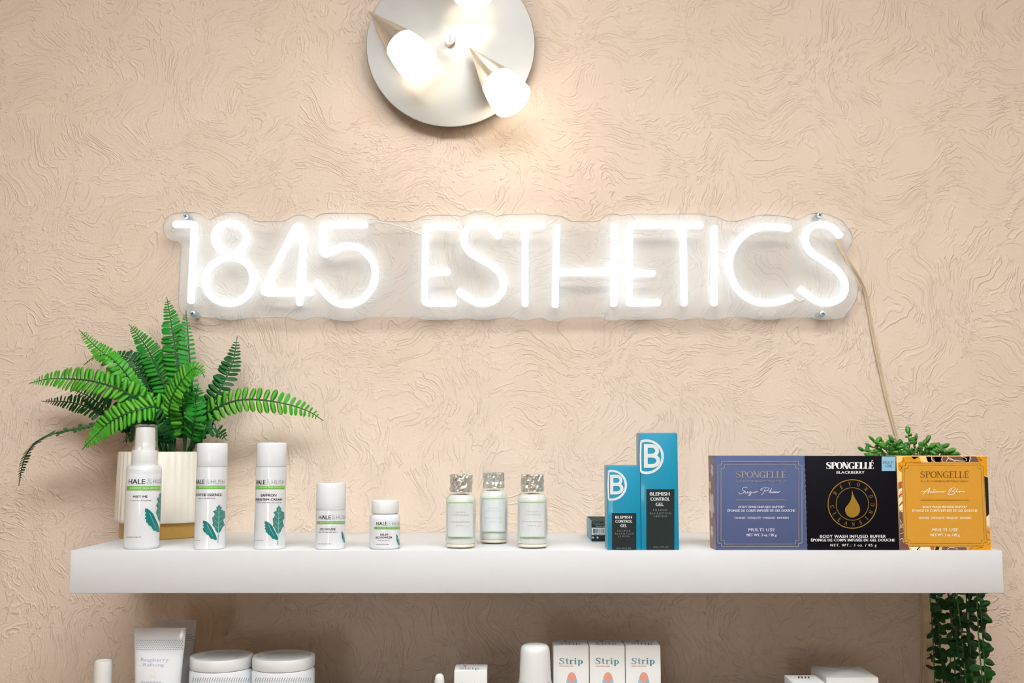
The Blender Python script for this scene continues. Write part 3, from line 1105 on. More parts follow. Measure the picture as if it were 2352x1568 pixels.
# ------------------------------------------------------------------ glass vials
def glass_mat():
    m = bpy.data.materials.new('clear_vial_glass')
    m.use_nodes = True
    nt = m.node_tree
    for n in list(nt.nodes):
        nt.nodes.remove(n)
    N, lk = nt.nodes.new, nt.links.new
    out, tr, gl, mx, fr = N('ShaderNodeOutputMaterial'), N('ShaderNodeBsdfTransparent'), N('ShaderNodeBsdfGlossy'), N('ShaderNodeMixShader'), N('ShaderNodeLayerWeight')
    tr.inputs[0].default_value = (.985, .995, .98, 1)
    gl.inputs[1].default_value = 0.04
    gl.inputs[0].default_value = (.95, .98, .95, 1)
    fr.inputs[0].default_value = 0.3
    sc_ = N('ShaderNodeMath')
    sc_.operation = 'MULTIPLY_ADD'
    lk(fr.outputs['Facing'], sc_.inputs[0])
    sc_.inputs[1].default_value = 0.16
    sc_.inputs[2].default_value = 0.03
    lk(sc_.outputs[0], mx.inputs[0])
    lk(tr.outputs[0], mx.inputs[1])
    lk(gl.outputs[0], mx.inputs[2])
    lk(mx.outputs[0], out.inputs[0])
    return m


M_GLASS = glass_mat()
M_LIQ = mat('milky_serum', rgb(236, 236, 232), 0.12, spec=0.6, noise=0.02, nscale=60)
M_AMBER = mat('settled_serum', rgb(246, 232, 214), 0.2, noise=0.05, nscale=60)
M_LABEL = mat('pearl_label', rgb(226, 230, 230), 0.35, noise=0.015, nscale=50)
M_LINE = mat('leaf_green_line', rgb(164, 208, 138), 0.4, noise=0.05)
M_FAINT = mat('faint_grey_ink', rgb(206, 209, 210), 0.5, noise=0.03)
M_PETAL = mat('peach_petal_print', rgb(246, 214, 200), 0.5, noise=0.08, nscale=200)
M_FOIL = mat('crumpled_silver_foil', rgb(226, 228, 222), 0.24, metal=0.75, bump=1.0, bscale=420)
VG = 'small glass vials with silver foil caps'
for uc, rp, vt, vb, vsh, lab in ((1058.5, 36.5, 1089, 1261, 1131, 'glass vial with crumpled silver foil cap, the leftmost of three'),
                                 (1134, 34, 1084, 1250, 1122, 'glass vial with crumpled silver foil cap, standing back between two others'),
                                 (1223, 36.5, 1089, 1261, 1130, 'glass vial with crumpled silver foil cap, the rightmost of three')):
    y0 = PZ(uc, vb, 0).y + rp * .00053
    b = Round(uc, rp, 1180, y0)
    R = b.r
    zs, zt = b.z(vsh), P(uc, vt, b.y).z
    zl = zs - b.m(14)
    rn = b.m(rp * .70)
    t = thing('glass_vial', (b.cx, b.y, 0), lab, 'vial', VG)
    obj('bottle', lathe([(0, 0), (R * .86, 0), (R * .96, .0015), (R, .005), (R, zl - .002), (R * .97, zl + .002), (R * .80, zs - .001), (rn * .98, zs + .001), (rn * .98, zs + .006), (0, zs + .006)], b.cx, b.y), M_GLASS, t, angle=60)
    obj('serum', lathe([(0, .0056), (R * .86, .0056), (R * .93, .0080), (R * .93, zl - .004), (R * .88, zl), (R * .70, zs - .003), (0, zs - .002)], b.cx, b.y), M_LIQ, t, angle=60)
    obj('glass_base', lathe([(0, .0016), (R * .84, .0016), (R * .89, .0024), (R * .89, .0042), (R * .85, .0052), (0, .0052)], b.cx, b.y), M_AMBER, t, angle=60)
    bm = lathe([(rn * .98, zs + .0002), (rn * 1.02, zs + .005), (rn * .98, zs + .008), (rn * 1.0, zs + .013), (rn * 1.0, zt - .004), (rn * 1.01, zt - .0012), (rn * .96, zt), (0, zt)], b.cx, b.y, 40, cap=False)
    rnd = random.Random(uc)
    for v in bm.verts:
        d = Vector((v.co.x - b.cx, v.co.y - b.y, 0))
        if d.length > rn * .5:
            v.co += d.normalized() * rnd.uniform(-.0009, .0009)
            v.co.z += rnd.uniform(-.0007, .0007)
    obj('foil_cap', bm, M_FOIL, t, smooth=False)
    u0, u1 = uc - rp * .78, uc + rp * .74
    va, vc = (vsh + (1153 - 1131)), (1234 if vb > 1255 else 1222)
    b.art('label', rect2(u0, va, u1, vc, nu=14), M_LABEL, t, .0002)
    b.art('green_line', rect2(u0, va, u1, va + 1.6, nu=14), M_LINE, t, .0005)
    b.art('green_line', rect2(u0, vc - 2.2, u1, vc - .4, nu=14), M_LINE, t, .0005)
    for body, f0, f1, dv, hh_ in (('~6', .30, .72, 20, 5), ('~12', .22, .86, 27, 3.4), ('~17', .08, .90, 43, 3.6), ('~5', .32, .66, 52, 4)):
        uu0, uu1 = u0 + (u1 - u0) * f0, u0 + (u1 - u0) * f1
        b.art('lettering', arc_geo(text2(body, (uu0, va + dv, uu1, va + dv + hh_)), uu0, uu1, b.uc, b.rpx), M_FAINT, t, .0006)
    b.art('petal_print', poly([(uc + 11, va + 57), (uc + 14, va + 53), (uc + 19, va + 51), (uc + 17, va + 55), (uc + 13, va + 57.5)]), M_PETAL, t, .0006)
    for k in range(5):
        b.art('fine_print', rect2(uc + rp * .80, va + 20 + 5 * k, uc + rp * .96, va + 21 + 5 * k, nu=2), M_FAINT, t, .0006)

# ------------------------------------------------------------------ teal cartons
M_TEAL = mat('teal_card', rgb(0, 146, 182), 0.4, noise=0.04, nscale=300, coat=0.2)
M_CHAR = mat('charcoal_panel_print', rgb(44, 52, 52), 0.6, spec=0.12, noise=0.12, nscale=500)
M_PRINTW = mat('off_white_print', rgb(226, 232, 232), 0.6, spec=0.12, noise=0.02)
M_PRINTG = mat('grey_print', rgb(150, 156, 156), 0.5, noise=0.04)


def rounded_emblem(uc, vc, r, cut):
    """B emblem: broken ring cut flat on the left with a bold B"""
    ae = math.degrees(math.acos((cut - uc) / r))
    pts = []
    for k in range(61):
        a = math.radians(-ae + 2 * ae * k / 60)
        pts.append((uc + r * math.cos(a), vc + r * math.sin(a)))
    left = [pts[-1], (cut - .4, vc + r * .5), (cut - .8, vc), (cut - .4, vc - r * .5), pts[0]]
    return join2(ribbon(pts, r * .155), ribbon(smooth_path(left, 4), r * .10))


def bold_b(u0, v0, u1, v1):
    w, h = u1 - u0, v1 - v0
    s = w * .24
    um = u0 + w * .48
    va = v0 + h * .49

    def bowl(a0, a1, rx):
        cv, ry = (a0 + a1) / 2, (a1 - a0) / 2
        return ribbon([(u0, a0)] + [(um, a0)] + [(um + rx * math.cos(math.radians(-90 + 12 * k)), cv + ry * math.sin(math.radians(-90 + 12 * k))) for k in range(1, 15)] + [(um, a1), (u0, a1)], s)
    return join2(rect2(u0, v0, u0 + s, v1), bowl(v0 + s / 2, va, w * .36), bowl(va, v1 - s / 2, w * .44))


YF = -0.2562
for (u0, u1, vt, emb, bb, pan, txt, lab) in (
    ((1395.5, 1472), None, 1069, (1404.5, 1114, 33, 1397.8), (1401.5, 1090, 1431, 1135), (1405.5, 1178, 1461.5, 1262),
     [('BLEMISH', (1413.5, 1184, 1451.5, 1190.5), .012, 1), ('CONTROL', (1413.5, 1193.5, 1452, 1200), .012, 1), ('GEL', (1425, 1203.5, 1440, 1210), .012, 1),
      ('S U L F U R', (1418, 1217, 1448, 1220.5), 0, 0), ('A L L A N T O I N', (1412, 1223.5, 1455, 1227), 0, 0), ('L E M O N', (1420, 1229.5, 1445, 1233), 0, 0), ('15 mL / 0.5 FL. OZ.', (1416, 1257, 1450, 1260), 0, 0)],
     'short teal carton with white round emblem and charcoal panel'),
    ((1472.6, 1559), None, 994, (1485, 1048.5, 37, 1472), (1479, 1019.5, 1515, 1074), (1484.5, 1123, 1549, 1262),
     [('BLEMISH', (1493, 1130, 1538, 1138), .012, 1), ('CONTROL', (1494, 1142, 1538, 1149.5), .012, 1), ('GEL', (1506, 1154, 1524.5, 1161.5), .012, 1),
      ('S U L F U R', (1500, 1169, 1532.5, 1173), 0, 0), ('A L L A N T O I N', (1492, 1176.5, 1541.5, 1180.5), 0, 0), ('L E M O N', (1502, 1183, 1531, 1187), 0, 0), ('30 mL / 1.0 FL. OZ.', (1501, 1254, 1535.5, 1257.5), 0, 0)],
     'tall teal carton with white round emblem and charcoal panel')):
    (ul, ur) = u0
    x0, x1 = P(ul, 1200, YF).x, P(ur, 1200, YF).x
    zt = P((ul + ur) / 2, vt, YF).z
    d = .039
    t = thing('teal_carton', ((x0 + x1) / 2, YF + d / 2, 0), lab, 'box', 'teal gel cartons')
    obj('carton', box(x0, x1, YF, YF + d, 0, zt - .0004, .0006), M_TEAL, t, angle=30)
    obj('top_flap', box(x0 + .0006, x1 - .0006, YF + .001, YF + d - .001, zt - .0006, zt + .0003, .0003), M_TEAL, t, angle=30)
    mp = plane_map(YF)
    print_on('emblem_ring', rounded_emblem(*emb), plane_map(YF, .0003), M_PRINTW, t)
    print_on('emblem_letter', bold_b(*bb), plane_map(YF, .0004), M_PRINTW, t)
    print_on('charcoal_panel', rect2(*pan), mp, M_CHAR, t)
    for body, rect, bold, wh in txt:
        print_on('lettering', text2(body, rect, bold), plane_map(YF, .0005), M_PRINTW if wh else M_PRINTG, t)

# third carton lying down behind
yb = PZ(1370, 1243, 0).y
x0 = P(1358.5, 1225, yb).x
x1, zt, dl = x0 + .040, P(1375, 1196, yb).z, .085
t = thing('teal_carton', ((x0 + x1) / 2, yb + dl / 2, 0), 'teal carton lying flat, barcode end out, half hidden behind the short teal carton', 'box', 'teal gel cartons')
obj('carton', box(x0, x1, yb, yb + dl, 0, zt, .0006), M_TEAL, t, angle=30)
print_on('charcoal_panel', rect2(1358.6, 1196.6, 1421, 1242.4), plane_map(yb), M_CHAR, t)
print_on('barcode_label', rect2(1359, 1211.5, 1421, 1228.5), plane_map(yb, .0004), M_PRINTW, t)
bars, u = [], 1362.0
rnd = random.Random(5)
while u < 1416:
    wd = rnd.choice((.7, 1.1, 1.9))
    bars.append(rect2(u, 1213.5, u + wd, 1224.5))
    u += wd + rnd.choice((.9, 1.3, 2.0))
print_on('barcode_bars', join2(*bars), plane_map(yb, .0006), M_INK, t)
print_on('lettering', text2('~13', (1364, 1225.3, 1416, 1227.6)), plane_map(yb, .0006), M_INK, t)
for body, rect in (('~25', (1361, 1199.5, 1418, 1202.5)), ('~15', (1366, 1203.5, 1412, 1206.3)), ('~9', (1369, 1207.3, 1406, 1209.8))):
    print_on('lettering', text2(body, rect), plane_map(yb, .0005), M_PRINTG, t)
for uu in (1362, 1372.5):
    print_on('recycling_mark', join2(ring2(uu, 1234, 1.7, 1.2, 18), disc2(uu, 1234, .8, 8)), plane_map(yb, .0005), M_PRINTW, t)
# printed side of the flat box: charcoal also on top
bm = box(x0 + .001, x1 - .001, yb + .001, yb + dl - .001, zt - .0004, zt + .0003)
obj('top_panel', bm, M_CHAR, t, smooth=False)

# ------------------------------------------------------------------ square sponge cartons
def frame2(u0, v0, u1, v1, n, w):
    """rectangle with stepped corners"""
    pts = [(u0 + n, v0), (u1 - n, v0), (u1 - n, v0 + n), (u1, v0 + n), (u1, v1 - n), (u1 - n, v1 - n), (u1 - n, v1), (u0 + n, v1), (u0 + n, v1 - n), (u0, v1 - n), (u0, v0 + n), (u0 + n, v0 + n), (u0 + n, v0)]
    return join2(*[ribbon([a, b_], w) for a, b_ in zip(pts[:-1], pts[1:])]), pts


C3, C6 = (1610, 980, 5.226), (2050, 1030, 6.03)
SUGAR = [[(560, 735), (530, 722), (500, 740), (505, 765), (530, 770), (510, 790), (480, 805), (455, 800), (460, 785)],
         [(535, 775), (530, 795), (545, 795), (560, 775), (558, 795), (575, 790), (600, 775), (585, 778), (580, 792), (600, 790), (612, 775), (595, 815), (575, 828), (580, 810), (620, 790), (645, 775), (628, 785), (640, 793), (658, 775), (660, 792), (670, 775), (692, 772)],
         [(745, 755), (715, 760), (730, 740), (775, 730), (810, 735), (815, 755), (780, 770), (760, 765)], [(775, 740), (750, 790), (728, 815)],
         [(815, 790), (850, 735), (830, 780), (835, 795), (855, 775), (852, 795), (875, 775), (875, 793), (890, 775), (892, 795), (905, 772), (910, 793), (925, 775), (928, 790), (955, 770)]]
AUTUMN = [[(420, 635), (470, 580), (520, 545), (500, 590), (490, 625)], [(390, 600), (450, 590), (520, 585)],
          [(525, 590), (520, 605), (535, 605), (550, 588), (548, 605), (565, 600), (585, 555), (570, 600), (585, 605), (600, 590), (600, 605), (620, 590), (622, 605), (640, 590), (642, 605), (655, 590), (665, 605), (680, 588), (685, 604), (700, 590), (705, 603), (735, 590)],
          [(560, 572), (610, 568)], [(820, 560), (785, 615), (765, 632)],
          [(770, 600), (800, 560), (850, 543), (870, 555), (850, 580), (820, 590), (860, 600), (850, 625), (800, 637), (765, 630)],
          [(870, 605), (905, 550), (885, 598), (905, 600), (920, 588), (940, 590), (930, 603), (915, 598), (950, 590), (965, 590), (955, 603), (970, 590), (975, 603), (985, 588), (990, 602), (1005, 590)]]
M_BLUE = mat('plum_blue_card', rgb(92, 103, 144), 0.6, spec=0.12, noise=0.05, nscale=400)
M_SILVER = mat('champagne_foil_print', rgb(190, 190, 186), 0.35, metal=0.5, noise=0.1, nscale=90)
M_LILAC = mat('pale_lilac_print', rgb(214, 214, 232), 0.5, noise=0.02)
M_MAUVE = mat('dusty_mauve_card', rgb(166, 132, 128), 0.5, noise=0.10, nscale=60)
M_BLOSSOM = mat('white_blossom_print', rgb(240, 228, 222), 0.5, noise=0.03)
M_BLACK = mat('black_card', rgb(14, 13, 22), 0.6, spec=0.12, noise=0.1, nscale=300)
M_GOLD = mat('gold_foil_print', rgb(196, 158, 60), 0.36, metal=0.6, noise=0.14, nscale=700)
M_WHITEP = mat('white_print', rgb(240, 240, 240), 0.5, noise=0.01)
M_STICK = mat('sky_blue_sticker', rgb(150, 198, 226), 0.45, noise=0.02)
M_STICKT = mat('slate_ink', rgb(52, 84, 104), 0.5, noise=0.05)
M_OCHRE = mat('ochre_card', rgb(222, 160, 58), 0.6, spec=0.12, noise=0.03, nscale=300)
M_BRONZE = mat('bronze_foil_print', rgb(158, 112, 34), 0.4, metal=0.4, noise=0.1, nscale=90)
M_CREAMP = mat('cream_print', rgb(250, 234, 206), 0.5, noise=0.02)
M_ORANGE = mat('marigold_print', rgb(238, 158, 28), 0.6, spec=0.12, noise=0.10, nscale=120)
M_PALEY = mat('pale_yellow_print', rgb(246, 204, 128), 0.6, spec=0.12, noise=0.06, nscale=120)
M_BROWN = mat('plum_brown_print', rgb(122, 84, 78), 0.6, spec=0.12, noise=0.12, nscale=120)
M_DARKB = mat('dark_brown_print', rgb(48, 36, 30), 0.6, spec=0.12, noise=0.12, nscale=120)
M_RUST = mat('rust_print', rgb(196, 98, 42), 0.5, noise=0.1, nscale=120)
M_PINK = mat('dusty_pink_print', rgb(176, 112, 104), 0.5, noise=0.08, nscale=120)
SG = 'square body buffer cartons at the end of the shelf'


def square_carton(name, ul, ur, vt, material, label, d=.036):
    x0, x1 = P(ul, 1155, YF).x, P(ur, 1155, YF).x
    zt = P((ul + ur) / 2, vt, YF).z
    t = thing(name, ((x0 + x1) / 2, YF + d / 2, 0), label, 'box', SG)
    obj('carton', box(x0, x1, YF, YF + d, 0, zt, .0005), material, t, angle=30)
    return t, x0, x1, zt, d


def sponge_copy(t, ci, u0, u1, foil, ink, word, dv=0.0):
    """the lines shared by the two boxed-frame cartons; u0-u1 is the printed width"""
    f = lambda a: u0 + (u1 - u0) * a
    mp = plane_map(YF, .0006)
    du = lambda q: q
    print_on('lettering', serif2('SPONGELL\u00c9', (f(.22), 1082 + dv, f(.80), 1097 + dv), .15, .045), mp, foil, t)
    print_on('lettering', text2('ALL IN ONE BEAUTY TREATMENT', (f(.22), 1103 + dv, f(.80), 1107 + dv)), mp, foil, t)
    print_on('script_lettering', join2(*[ribbon(smooth_path(crop(s, *ci), 4), 1.35) for s in word]), mp, ink, t)
    print_on('rule', ribbon([(f(.22), 1148 + dv), (f(.80), 1148 + dv)], 1.1), mp, foil, t)
    print_on('lettering', text2('BODY WASH INFUSED BUFFER*', (f(.25), 1161 + dv, f(.78), 1166.5 + dv), .015), mp, ink, t)
    print_on('lettering', text2('\u00c9PONGE DE CORPS INFUS\u00c9E DE GEL DOUCHE', (f(.122), 1168 + dv, f(.905), 1175 + dv), .015), mp, ink, t)
    print_on('lettering', text2('CLEANSE \u2022 EXFOLIATE \u2022 MASSAGE \u2022 NOURISH', (f(.20), 1186.5 + dv, f(.83), 1191.5 + dv), .01), mp, ink, t)
    print_on('lettering', text2('MULTI USE', (f(.365), 1212.5 + dv, f(.67), 1220 + dv), .016, 1.15), mp, ink, t)
    print_on('lettering', text2('NET WT. 3 oz. / 85 g', (f(.345), 1225 + dv, f(.69), 1233 + dv), .012), mp, ink, t)


t, x0, x1, zt, d = square_carton('sponge_carton', 1642.5, 1851.5, 1046.5, M_BLUE, 'square slate blue carton with silver stepped frame and white script')
for fr_ in ((1649, 1060, 1842, 1255, 8, 1.6), (1656, 1067, 1835, 1249, 8, 1.2)):
    g, _ = frame2(*fr_)
    print_on('foil_frame', g, plane_map(YF, .0005), M_SILVER, t)
sponge_copy(t, C3, 1647, 1845, M_SILVER, M_LILAC, SUGAR)
obj('side_panel', box(x0 - .0003, x0 + .001, YF + .0006, YF + d - .0006, .0006, zt - .0006), M_MAUVE, t, smooth=False)


def side_blossom(yc, zc, r, ph):
    bm = bmesh.new()
    c = bm.verts.new((x0 - .0006, yc, zc))
    n = 40
    vs = [bm.verts.new((x0 - .0006, yc + r * (.62 + .38 * abs(math.cos(2.5 * 2 * math.pi * k / n + ph))) * math.cos(2 * math.pi * k / n),
                        zc + r * (.62 + .38 * abs(math.cos(2.5 * 2 * math.pi * k / n + ph))) * math.sin(2 * math.pi * k / n))) for k in range(n)]
    for k in range(n):
        bm.faces.new((c, vs[(k + 1) % n], vs[k]))
    return bm


for yc, zc, r in ((YF + .018, .052, .016), (YF + .020, .020, .008), (YF + .012, .093, .0085), (YF + .026, .075, .006)):
    obj('blossom_print', side_blossom(yc, zc, r, yc * 50), M_BLOSSOM, t, smooth=False)

t, x0, x1, zt, d = square_carton('sponge_carton', 1852.2, 2062, 1047, M_BLACK, 'square black carton with gold drop emblem and pale blue sticker')
C7 = (1840, 1030, 6.27)
mp = plane_map(YF, .0006)
print_on('lettering', serif2('SPONGELL\u00c9', (1897.5, 1061, 2007, 1076.5), .26, .05), mp, M_WHITEP, t)
print_on('lettering', text2('BLACKBERRY', (1921.5, 1081.5, 1985.5, 1087.5), .014, 1.1), mp, M_WHITEP, t)
print_on('blue_sticker', rect2(2025, 1048, 2057, 1081.5), plane_map(YF, .0005), M_STICK, t)
print_on('lettering', text2('MULTI', (2029, 1058.5, 2051.5, 1065.5), .0), plane_map(YF, .0007), M_STICKT, t)
print_on('lettering', text2('USE', (2033.5, 1066.8, 2048.5, 1073.3), .0), plane_map(YF, .0007), M_STICKT, t)
ecu, ecv = 1957.7, 1157
print_on('emblem_ring', ring2(ecu, ecv, 55.6, 2.0), mp, M_GOLD, t)
print_on('emblem_ring', ring2(ecu, ecv, 37.3, 1.3), mp, M_GOLD, t)
drop = smooth_path(crop([(733, 600), (760, 680), (805, 760), (840, 830), (848, 890), (820, 955), (740, 992), (670, 965), (636, 900), (640, 850), (680, 800), (715, 740), (732, 660)], *C7), 5, True)
print_on('drop_emblem', poly([tuple(q) for q in drop]), mp, M_GOLD, t)
G = didone(.12, .05)
g = []
for word, a0, a1, flip in (('BEYOND', 148, 22, False), ('CLEANSING', 188, 358, True)):
    for k, ch in enumerate(word):
        (V, Fc), adv = G[ch]
        a = math.radians(a0 + (a1 - a0) * k / (len(word) - 1))
        up = np.array((math.cos(a), -math.sin(a))) * (-1 if flip else 1)
        rt = np.array((-up[1], up[0]))
        c0 = np.array((ecu, ecv)) + 46.6 * np.array((math.cos(a), -math.sin(a)))
        hgt = 9.0
        g.append(([tuple(c0 + rt * (x - adv / 2) * hgt + up * (y - .5) * hgt) for x, y in V], Fc))
print_on('ring_lettering', join2(*g), mp, M_GOLD, t)
print_on('lettering', text2('BODY WASH INFUSED BUFFER', (1883.5, 1228, 2034.5, 1234.8), .016, 1.1), mp, M_WHITEP, t)
print_on('lettering', text2('\u00c9PONGE DE CORPS INFUS\u00c9E DE GEL DOUCHE', (1863, 1235.2, 2055, 1243), .014, 1.05), mp, M_WHITEP, t)
print_on('lettering', text2('NET. WT.: 3 oz. / 85 g', (1907.5, 1248.5, 2013, 1256.5), .01, 1.25), mp, M_WHITEP, t)
bm = bmesh.new()
dots = []
rnd = random.Random(9)
for k in range(16):
    zz = .005 + k * .0063
    dots.append(box(x0 - .0005, x0 + .001, YF + .0008, YF + .0022, zz, zz + rnd.uniform(.001, .003)))
obj('edge_marks', merge(*dots), M_STICK, t, smooth=False)

t, x0, x1, zt, d = square_carton('sponge_carton', 2063.2, 2271.5, 1046.5, M_PALEY, 'square ochre carton with floral border in front of the trailing plant')
mpb = plane_map(YF, .00018)
FL = lambda *pts: poly(crop(pts, *C6))
for nm, m_, g in (
    ('floral_print', M_ORANGE, [FL((70, 200), (120, 180), (150, 110), (260, 108), (300, 150), (370, 110), (400, 190), (190, 190), (180, 240), (130, 240), (130, 330), (85, 300)), FL((1150, 110), (1305, 108), (1315, 385), (1272, 360), (1262, 230), (1215, 235), (1210, 190)),
                              FL((1308, 1090), (1350, 1100), (1360, 1400), (1040, 1402), (1020, 1365), (1260, 1350), (1300, 1300))]),
    ('floral_print', M_BROWN, [FL((460, 110), (1150, 108), (1205, 185), (490, 185)), FL((92, 870), (140, 880), (160, 1300), (210, 1330), (240, 1400), (105, 1402), (95, 1050)), FL((690, 1360), (1020, 1365), (1030, 1402), (680, 1402))]),
    ('floral_print', M_RUST, [FL((78, 470), (128, 450), (142, 850), (95, 880), (85, 700)), FL((520, 1358), (580, 1358), (570, 1402), (530, 1402))]),
    ('floral_print', M_CREAMP, [FL((85, 560), (130, 545), (135, 580), (85, 630)), FL((85, 700), (135, 660), (138, 720), (88, 780)), FL((92, 800), (140, 760), (140, 850), (100, 860)),
                                FL((1302, 950), (1340, 915), (1348, 1070), (1305, 1060)), FL((250, 1360), (370, 1358), (330, 1402), (270, 1402)), FL((400, 1358), (520, 1358), (530, 1402), (385, 1402))]),
    ('floral_print', M_DARKB, [FL((1270, 380), (1322, 400), (1338, 905), (1300, 945)), FL((470, 110), (540, 110), (535, 182), (495, 182)), FL((345, 1358), (385, 1358), (350, 1402), (320, 1402)), FL((600, 1358), (650, 1358), (640, 1402), (590, 1402))]),
    ('floral_print', M_PINK, [FL((960, 110), (1060, 110), (1060, 185), (1000, 185)), FL((560, 112), (690, 112), (660, 182), (600, 182))])):
    for g_ in g:
        print_on(nm, g_, plane_map(YF, .00018 + .00003 * (len(m_.name) % 4)), m_, t)
lines = [[(540, 110), (545, 150), (590, 185)], [(760, 110), (800, 150), (900, 165), (1010, 170), (1025, 140), (960, 110)], [(740, 180), (780, 130), (830, 150), (870, 180)], [(1085, 110), (1075, 150), (1060, 185)], [(690, 110), (680, 150), (700, 185)],
         [(85, 640), (135, 600)], [(90, 690), (138, 640)], [(100, 980), (120, 1020), (110, 1080), (150, 1040)], [(100, 1100), (150, 1080)], [(110, 1180), (155, 1160)], [(105, 1260), (140, 1240), (150, 1300)], [(760, 1400), (800, 1365), (880, 1380), (900, 1400)]]
print_on('floral_lines', join2(*[ribbon(smooth_path(crop(l, *C6), 4), 1.2) for l in lines]), plane_map(YF, .0004), M_CREAMP, t)
dl_ = [[(1160, 115), (1230, 170)], [(1180, 112), (1245, 165)], [(90, 230), (125, 260), (100, 300)], [(140, 120), (160, 170), (140, 185)], [(1320, 1150), (1350, 1170)], [(1310, 1250), (1355, 1270)], [(1315, 1330), (1355, 1310)], [(1150, 1380), (1250, 1365)], [(1060, 1395), (1120, 1370)]]
print_on('floral_lines', join2(*[ribbon(smooth_path(crop(l, *C6), 3) if len(l) > 2 else crop(l, *C6), .8) for l in dl_]), plane_map(YF, .0004), M_DARKB, t)
# ochre plate with stepped corners, leaning with the measured corners
plate = crop([(185, 195), (1215, 195), (1215, 237), (1258, 240), (1305, 1300), (1262, 1302), (1265, 1345), (215, 1348), (212, 1298), (165, 1296), (130, 242), (180, 238)], *C6)
print_on('label_plate', poly(plate), plane_map(YF, .00042), M_OCHRE, t)
for inset, wd in ((0, .9), (34, .8)):
    i_ = inset
    pts = crop([(185 + i_, 195 + i_), (1215 - i_, 195 + i_), (1215 - i_, 237 + i_), (1258 - i_, 240 + i_), (1305 - i_, 1300 - i_), (1262 - i_, 1302 - i_), (1265 - i_, 1345 - i_), (215 + i_, 1348 - i_), (212 + i_, 1298 - i_), (165 + i_, 1296 - i_), (130 + i_, 242 + i_), (180 + i_, 238 + i_), (185 + i_, 195 + i_)], *C6)
    print_on('foil_frame', join2(*[ribbon([a, b_], wd) for a, b_ in zip(pts[:-1], pts[1:])]), plane_map(YF, .0005), M_BRONZE, t)
sponge_copy(t, C6, 2072, 2263, M_BRONZE, M_CREAMP, AUTUMN)

# ------------------------------------------------------------------ plants
def leaf_green(name, a, b_, rough=0.45):
    """leaf colour that differs a little from leaf to leaf"""
    m = bpy.data.materials.new(name)
    m.use_nodes = True
    nt = m.node_tree
    N, lk = nt.nodes.new, nt.links.new
    p = nt.nodes['Principled BSDF']
    p.inputs['Roughness'].default_value = rough
    p.inputs['Specular IOR Level'].default_value = 0.35
    oi, nz, tc = N('ShaderNodeObjectInfo'), N('ShaderNodeTexNoise'), N('ShaderNodeTexCoord')
    nz.inputs['Scale'].default_value = 25
    lk(tc.outputs['Object'], nz.inputs['Vector'])
    ad = N('ShaderNodeMath')
    ad.operation = 'MULTIPLY_ADD'
    lk(nz.outputs['Fac'], ad.inputs[0])
    ad.inputs[1].default_value = 0.4
    lk(oi.outputs['Random'], ad.inputs[2])
    mr = N('ShaderNodeMapRange')
    lk(ad.outputs[0], mr.inputs[0])
    mr.inputs[2].default_value = 1.4
    mx = N('ShaderNodeMix')
    mx.data_type = 'RGBA'
    mx.inputs[6].default_value = a
    mx.inputs[7].default_value = b_
    lk(mr.outputs[0], mx.inputs[0])
    lk(mx.outputs[2], p.inputs['Base Color'])
    return m


def leaf_mesh(name, width=.36, plump=.05, rows=(0, .12, .32, .55, .78, .93, 1.0), wid=(.35, .72, .95, 1.0, .92, .62, .12), droop=.10, material=None):
    """thin closed leaf, length 1 along x, normal z"""
    V, Fc = [], []
    for s, k in zip(rows, wid):
        hw = width / 2 * k
        z = -droop * s * s
        V += [(s, -hw, z), (s, 0, z + plump * k), (s, hw, z), (s, 0, z - plump * .35 * k)]
    n = len(rows)
    for i in range(n - 1):
        a, b_ = 4 * i, 4 * i + 4
        for k in range(4):
            k2 = (k + 1) % 4
            Fc.append((a + k, b_ + k, b_ + k2, a + k2))
    Fc.append((0, 1, 2, 3))
    e = 4 * (n - 1)
    Fc.append((e + 3, e + 2, e + 1, e))
    me = bpy.data.meshes.new(name)
    me.from_pydata(V, [], Fc)
    me.validate()
    me.update()
    for p in me.polygons:
        p.use_smooth = True
    if material:
        me.materials.append(material)
    return me


def frame_matrix(pos, xdir, normal, L):
    x = xdir.normalized()
    z = (normal - x * x.dot(normal))
    z.normalize()
    y = z.cross(x)
    M = Matrix(((x.x, y.x, z.x, pos.x), (x.y, y.y, z.y, pos.y), (x.z, y.z, z.z, pos.z), (0, 0, 0, 1)))
    return M @ Matrix.Diagonal((L, L, L, 1))


def bake(me, Ms, org):
    """join many leaf copies into one mesh"""
    src = np.array([v.co[:] + (1.0,) for v in me.vertices])
    fcs = [tuple(p.vertices) for p in me.polygons]
    V, Fc = [], []
    for M in Ms:
        o = len(V)
        V += [tuple(q[:3]) for q in (src @ np.array(M).T - np.array((*org, 0)))]
        Fc += [tuple(i + o for i in f) for f in fcs]
    m2 = bpy.data.meshes.new('t')
    m2.from_pydata(V, [], Fc)
    m2.update()
    return m2


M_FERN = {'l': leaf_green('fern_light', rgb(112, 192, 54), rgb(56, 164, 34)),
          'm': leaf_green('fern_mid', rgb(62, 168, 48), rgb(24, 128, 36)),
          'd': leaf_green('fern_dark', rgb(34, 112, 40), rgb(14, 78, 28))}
M_STEM = mat('fern_stem', rgb(24, 84, 36), 0.5, noise=0.1)
M_POT = mat('cream_ribbed_glaze', rgb(240, 232, 218), 0.45, noise=0.03, nscale=40)
M_POTGOLD = mat('gold_glaze_base', rgb(206, 164, 84), 0.4, metal=0.35, noise=0.08, nscale=260)
M_SOIL = mat('dark_moss', rgb(30, 40, 20), 0.9, noise=0.3, nscale=200)

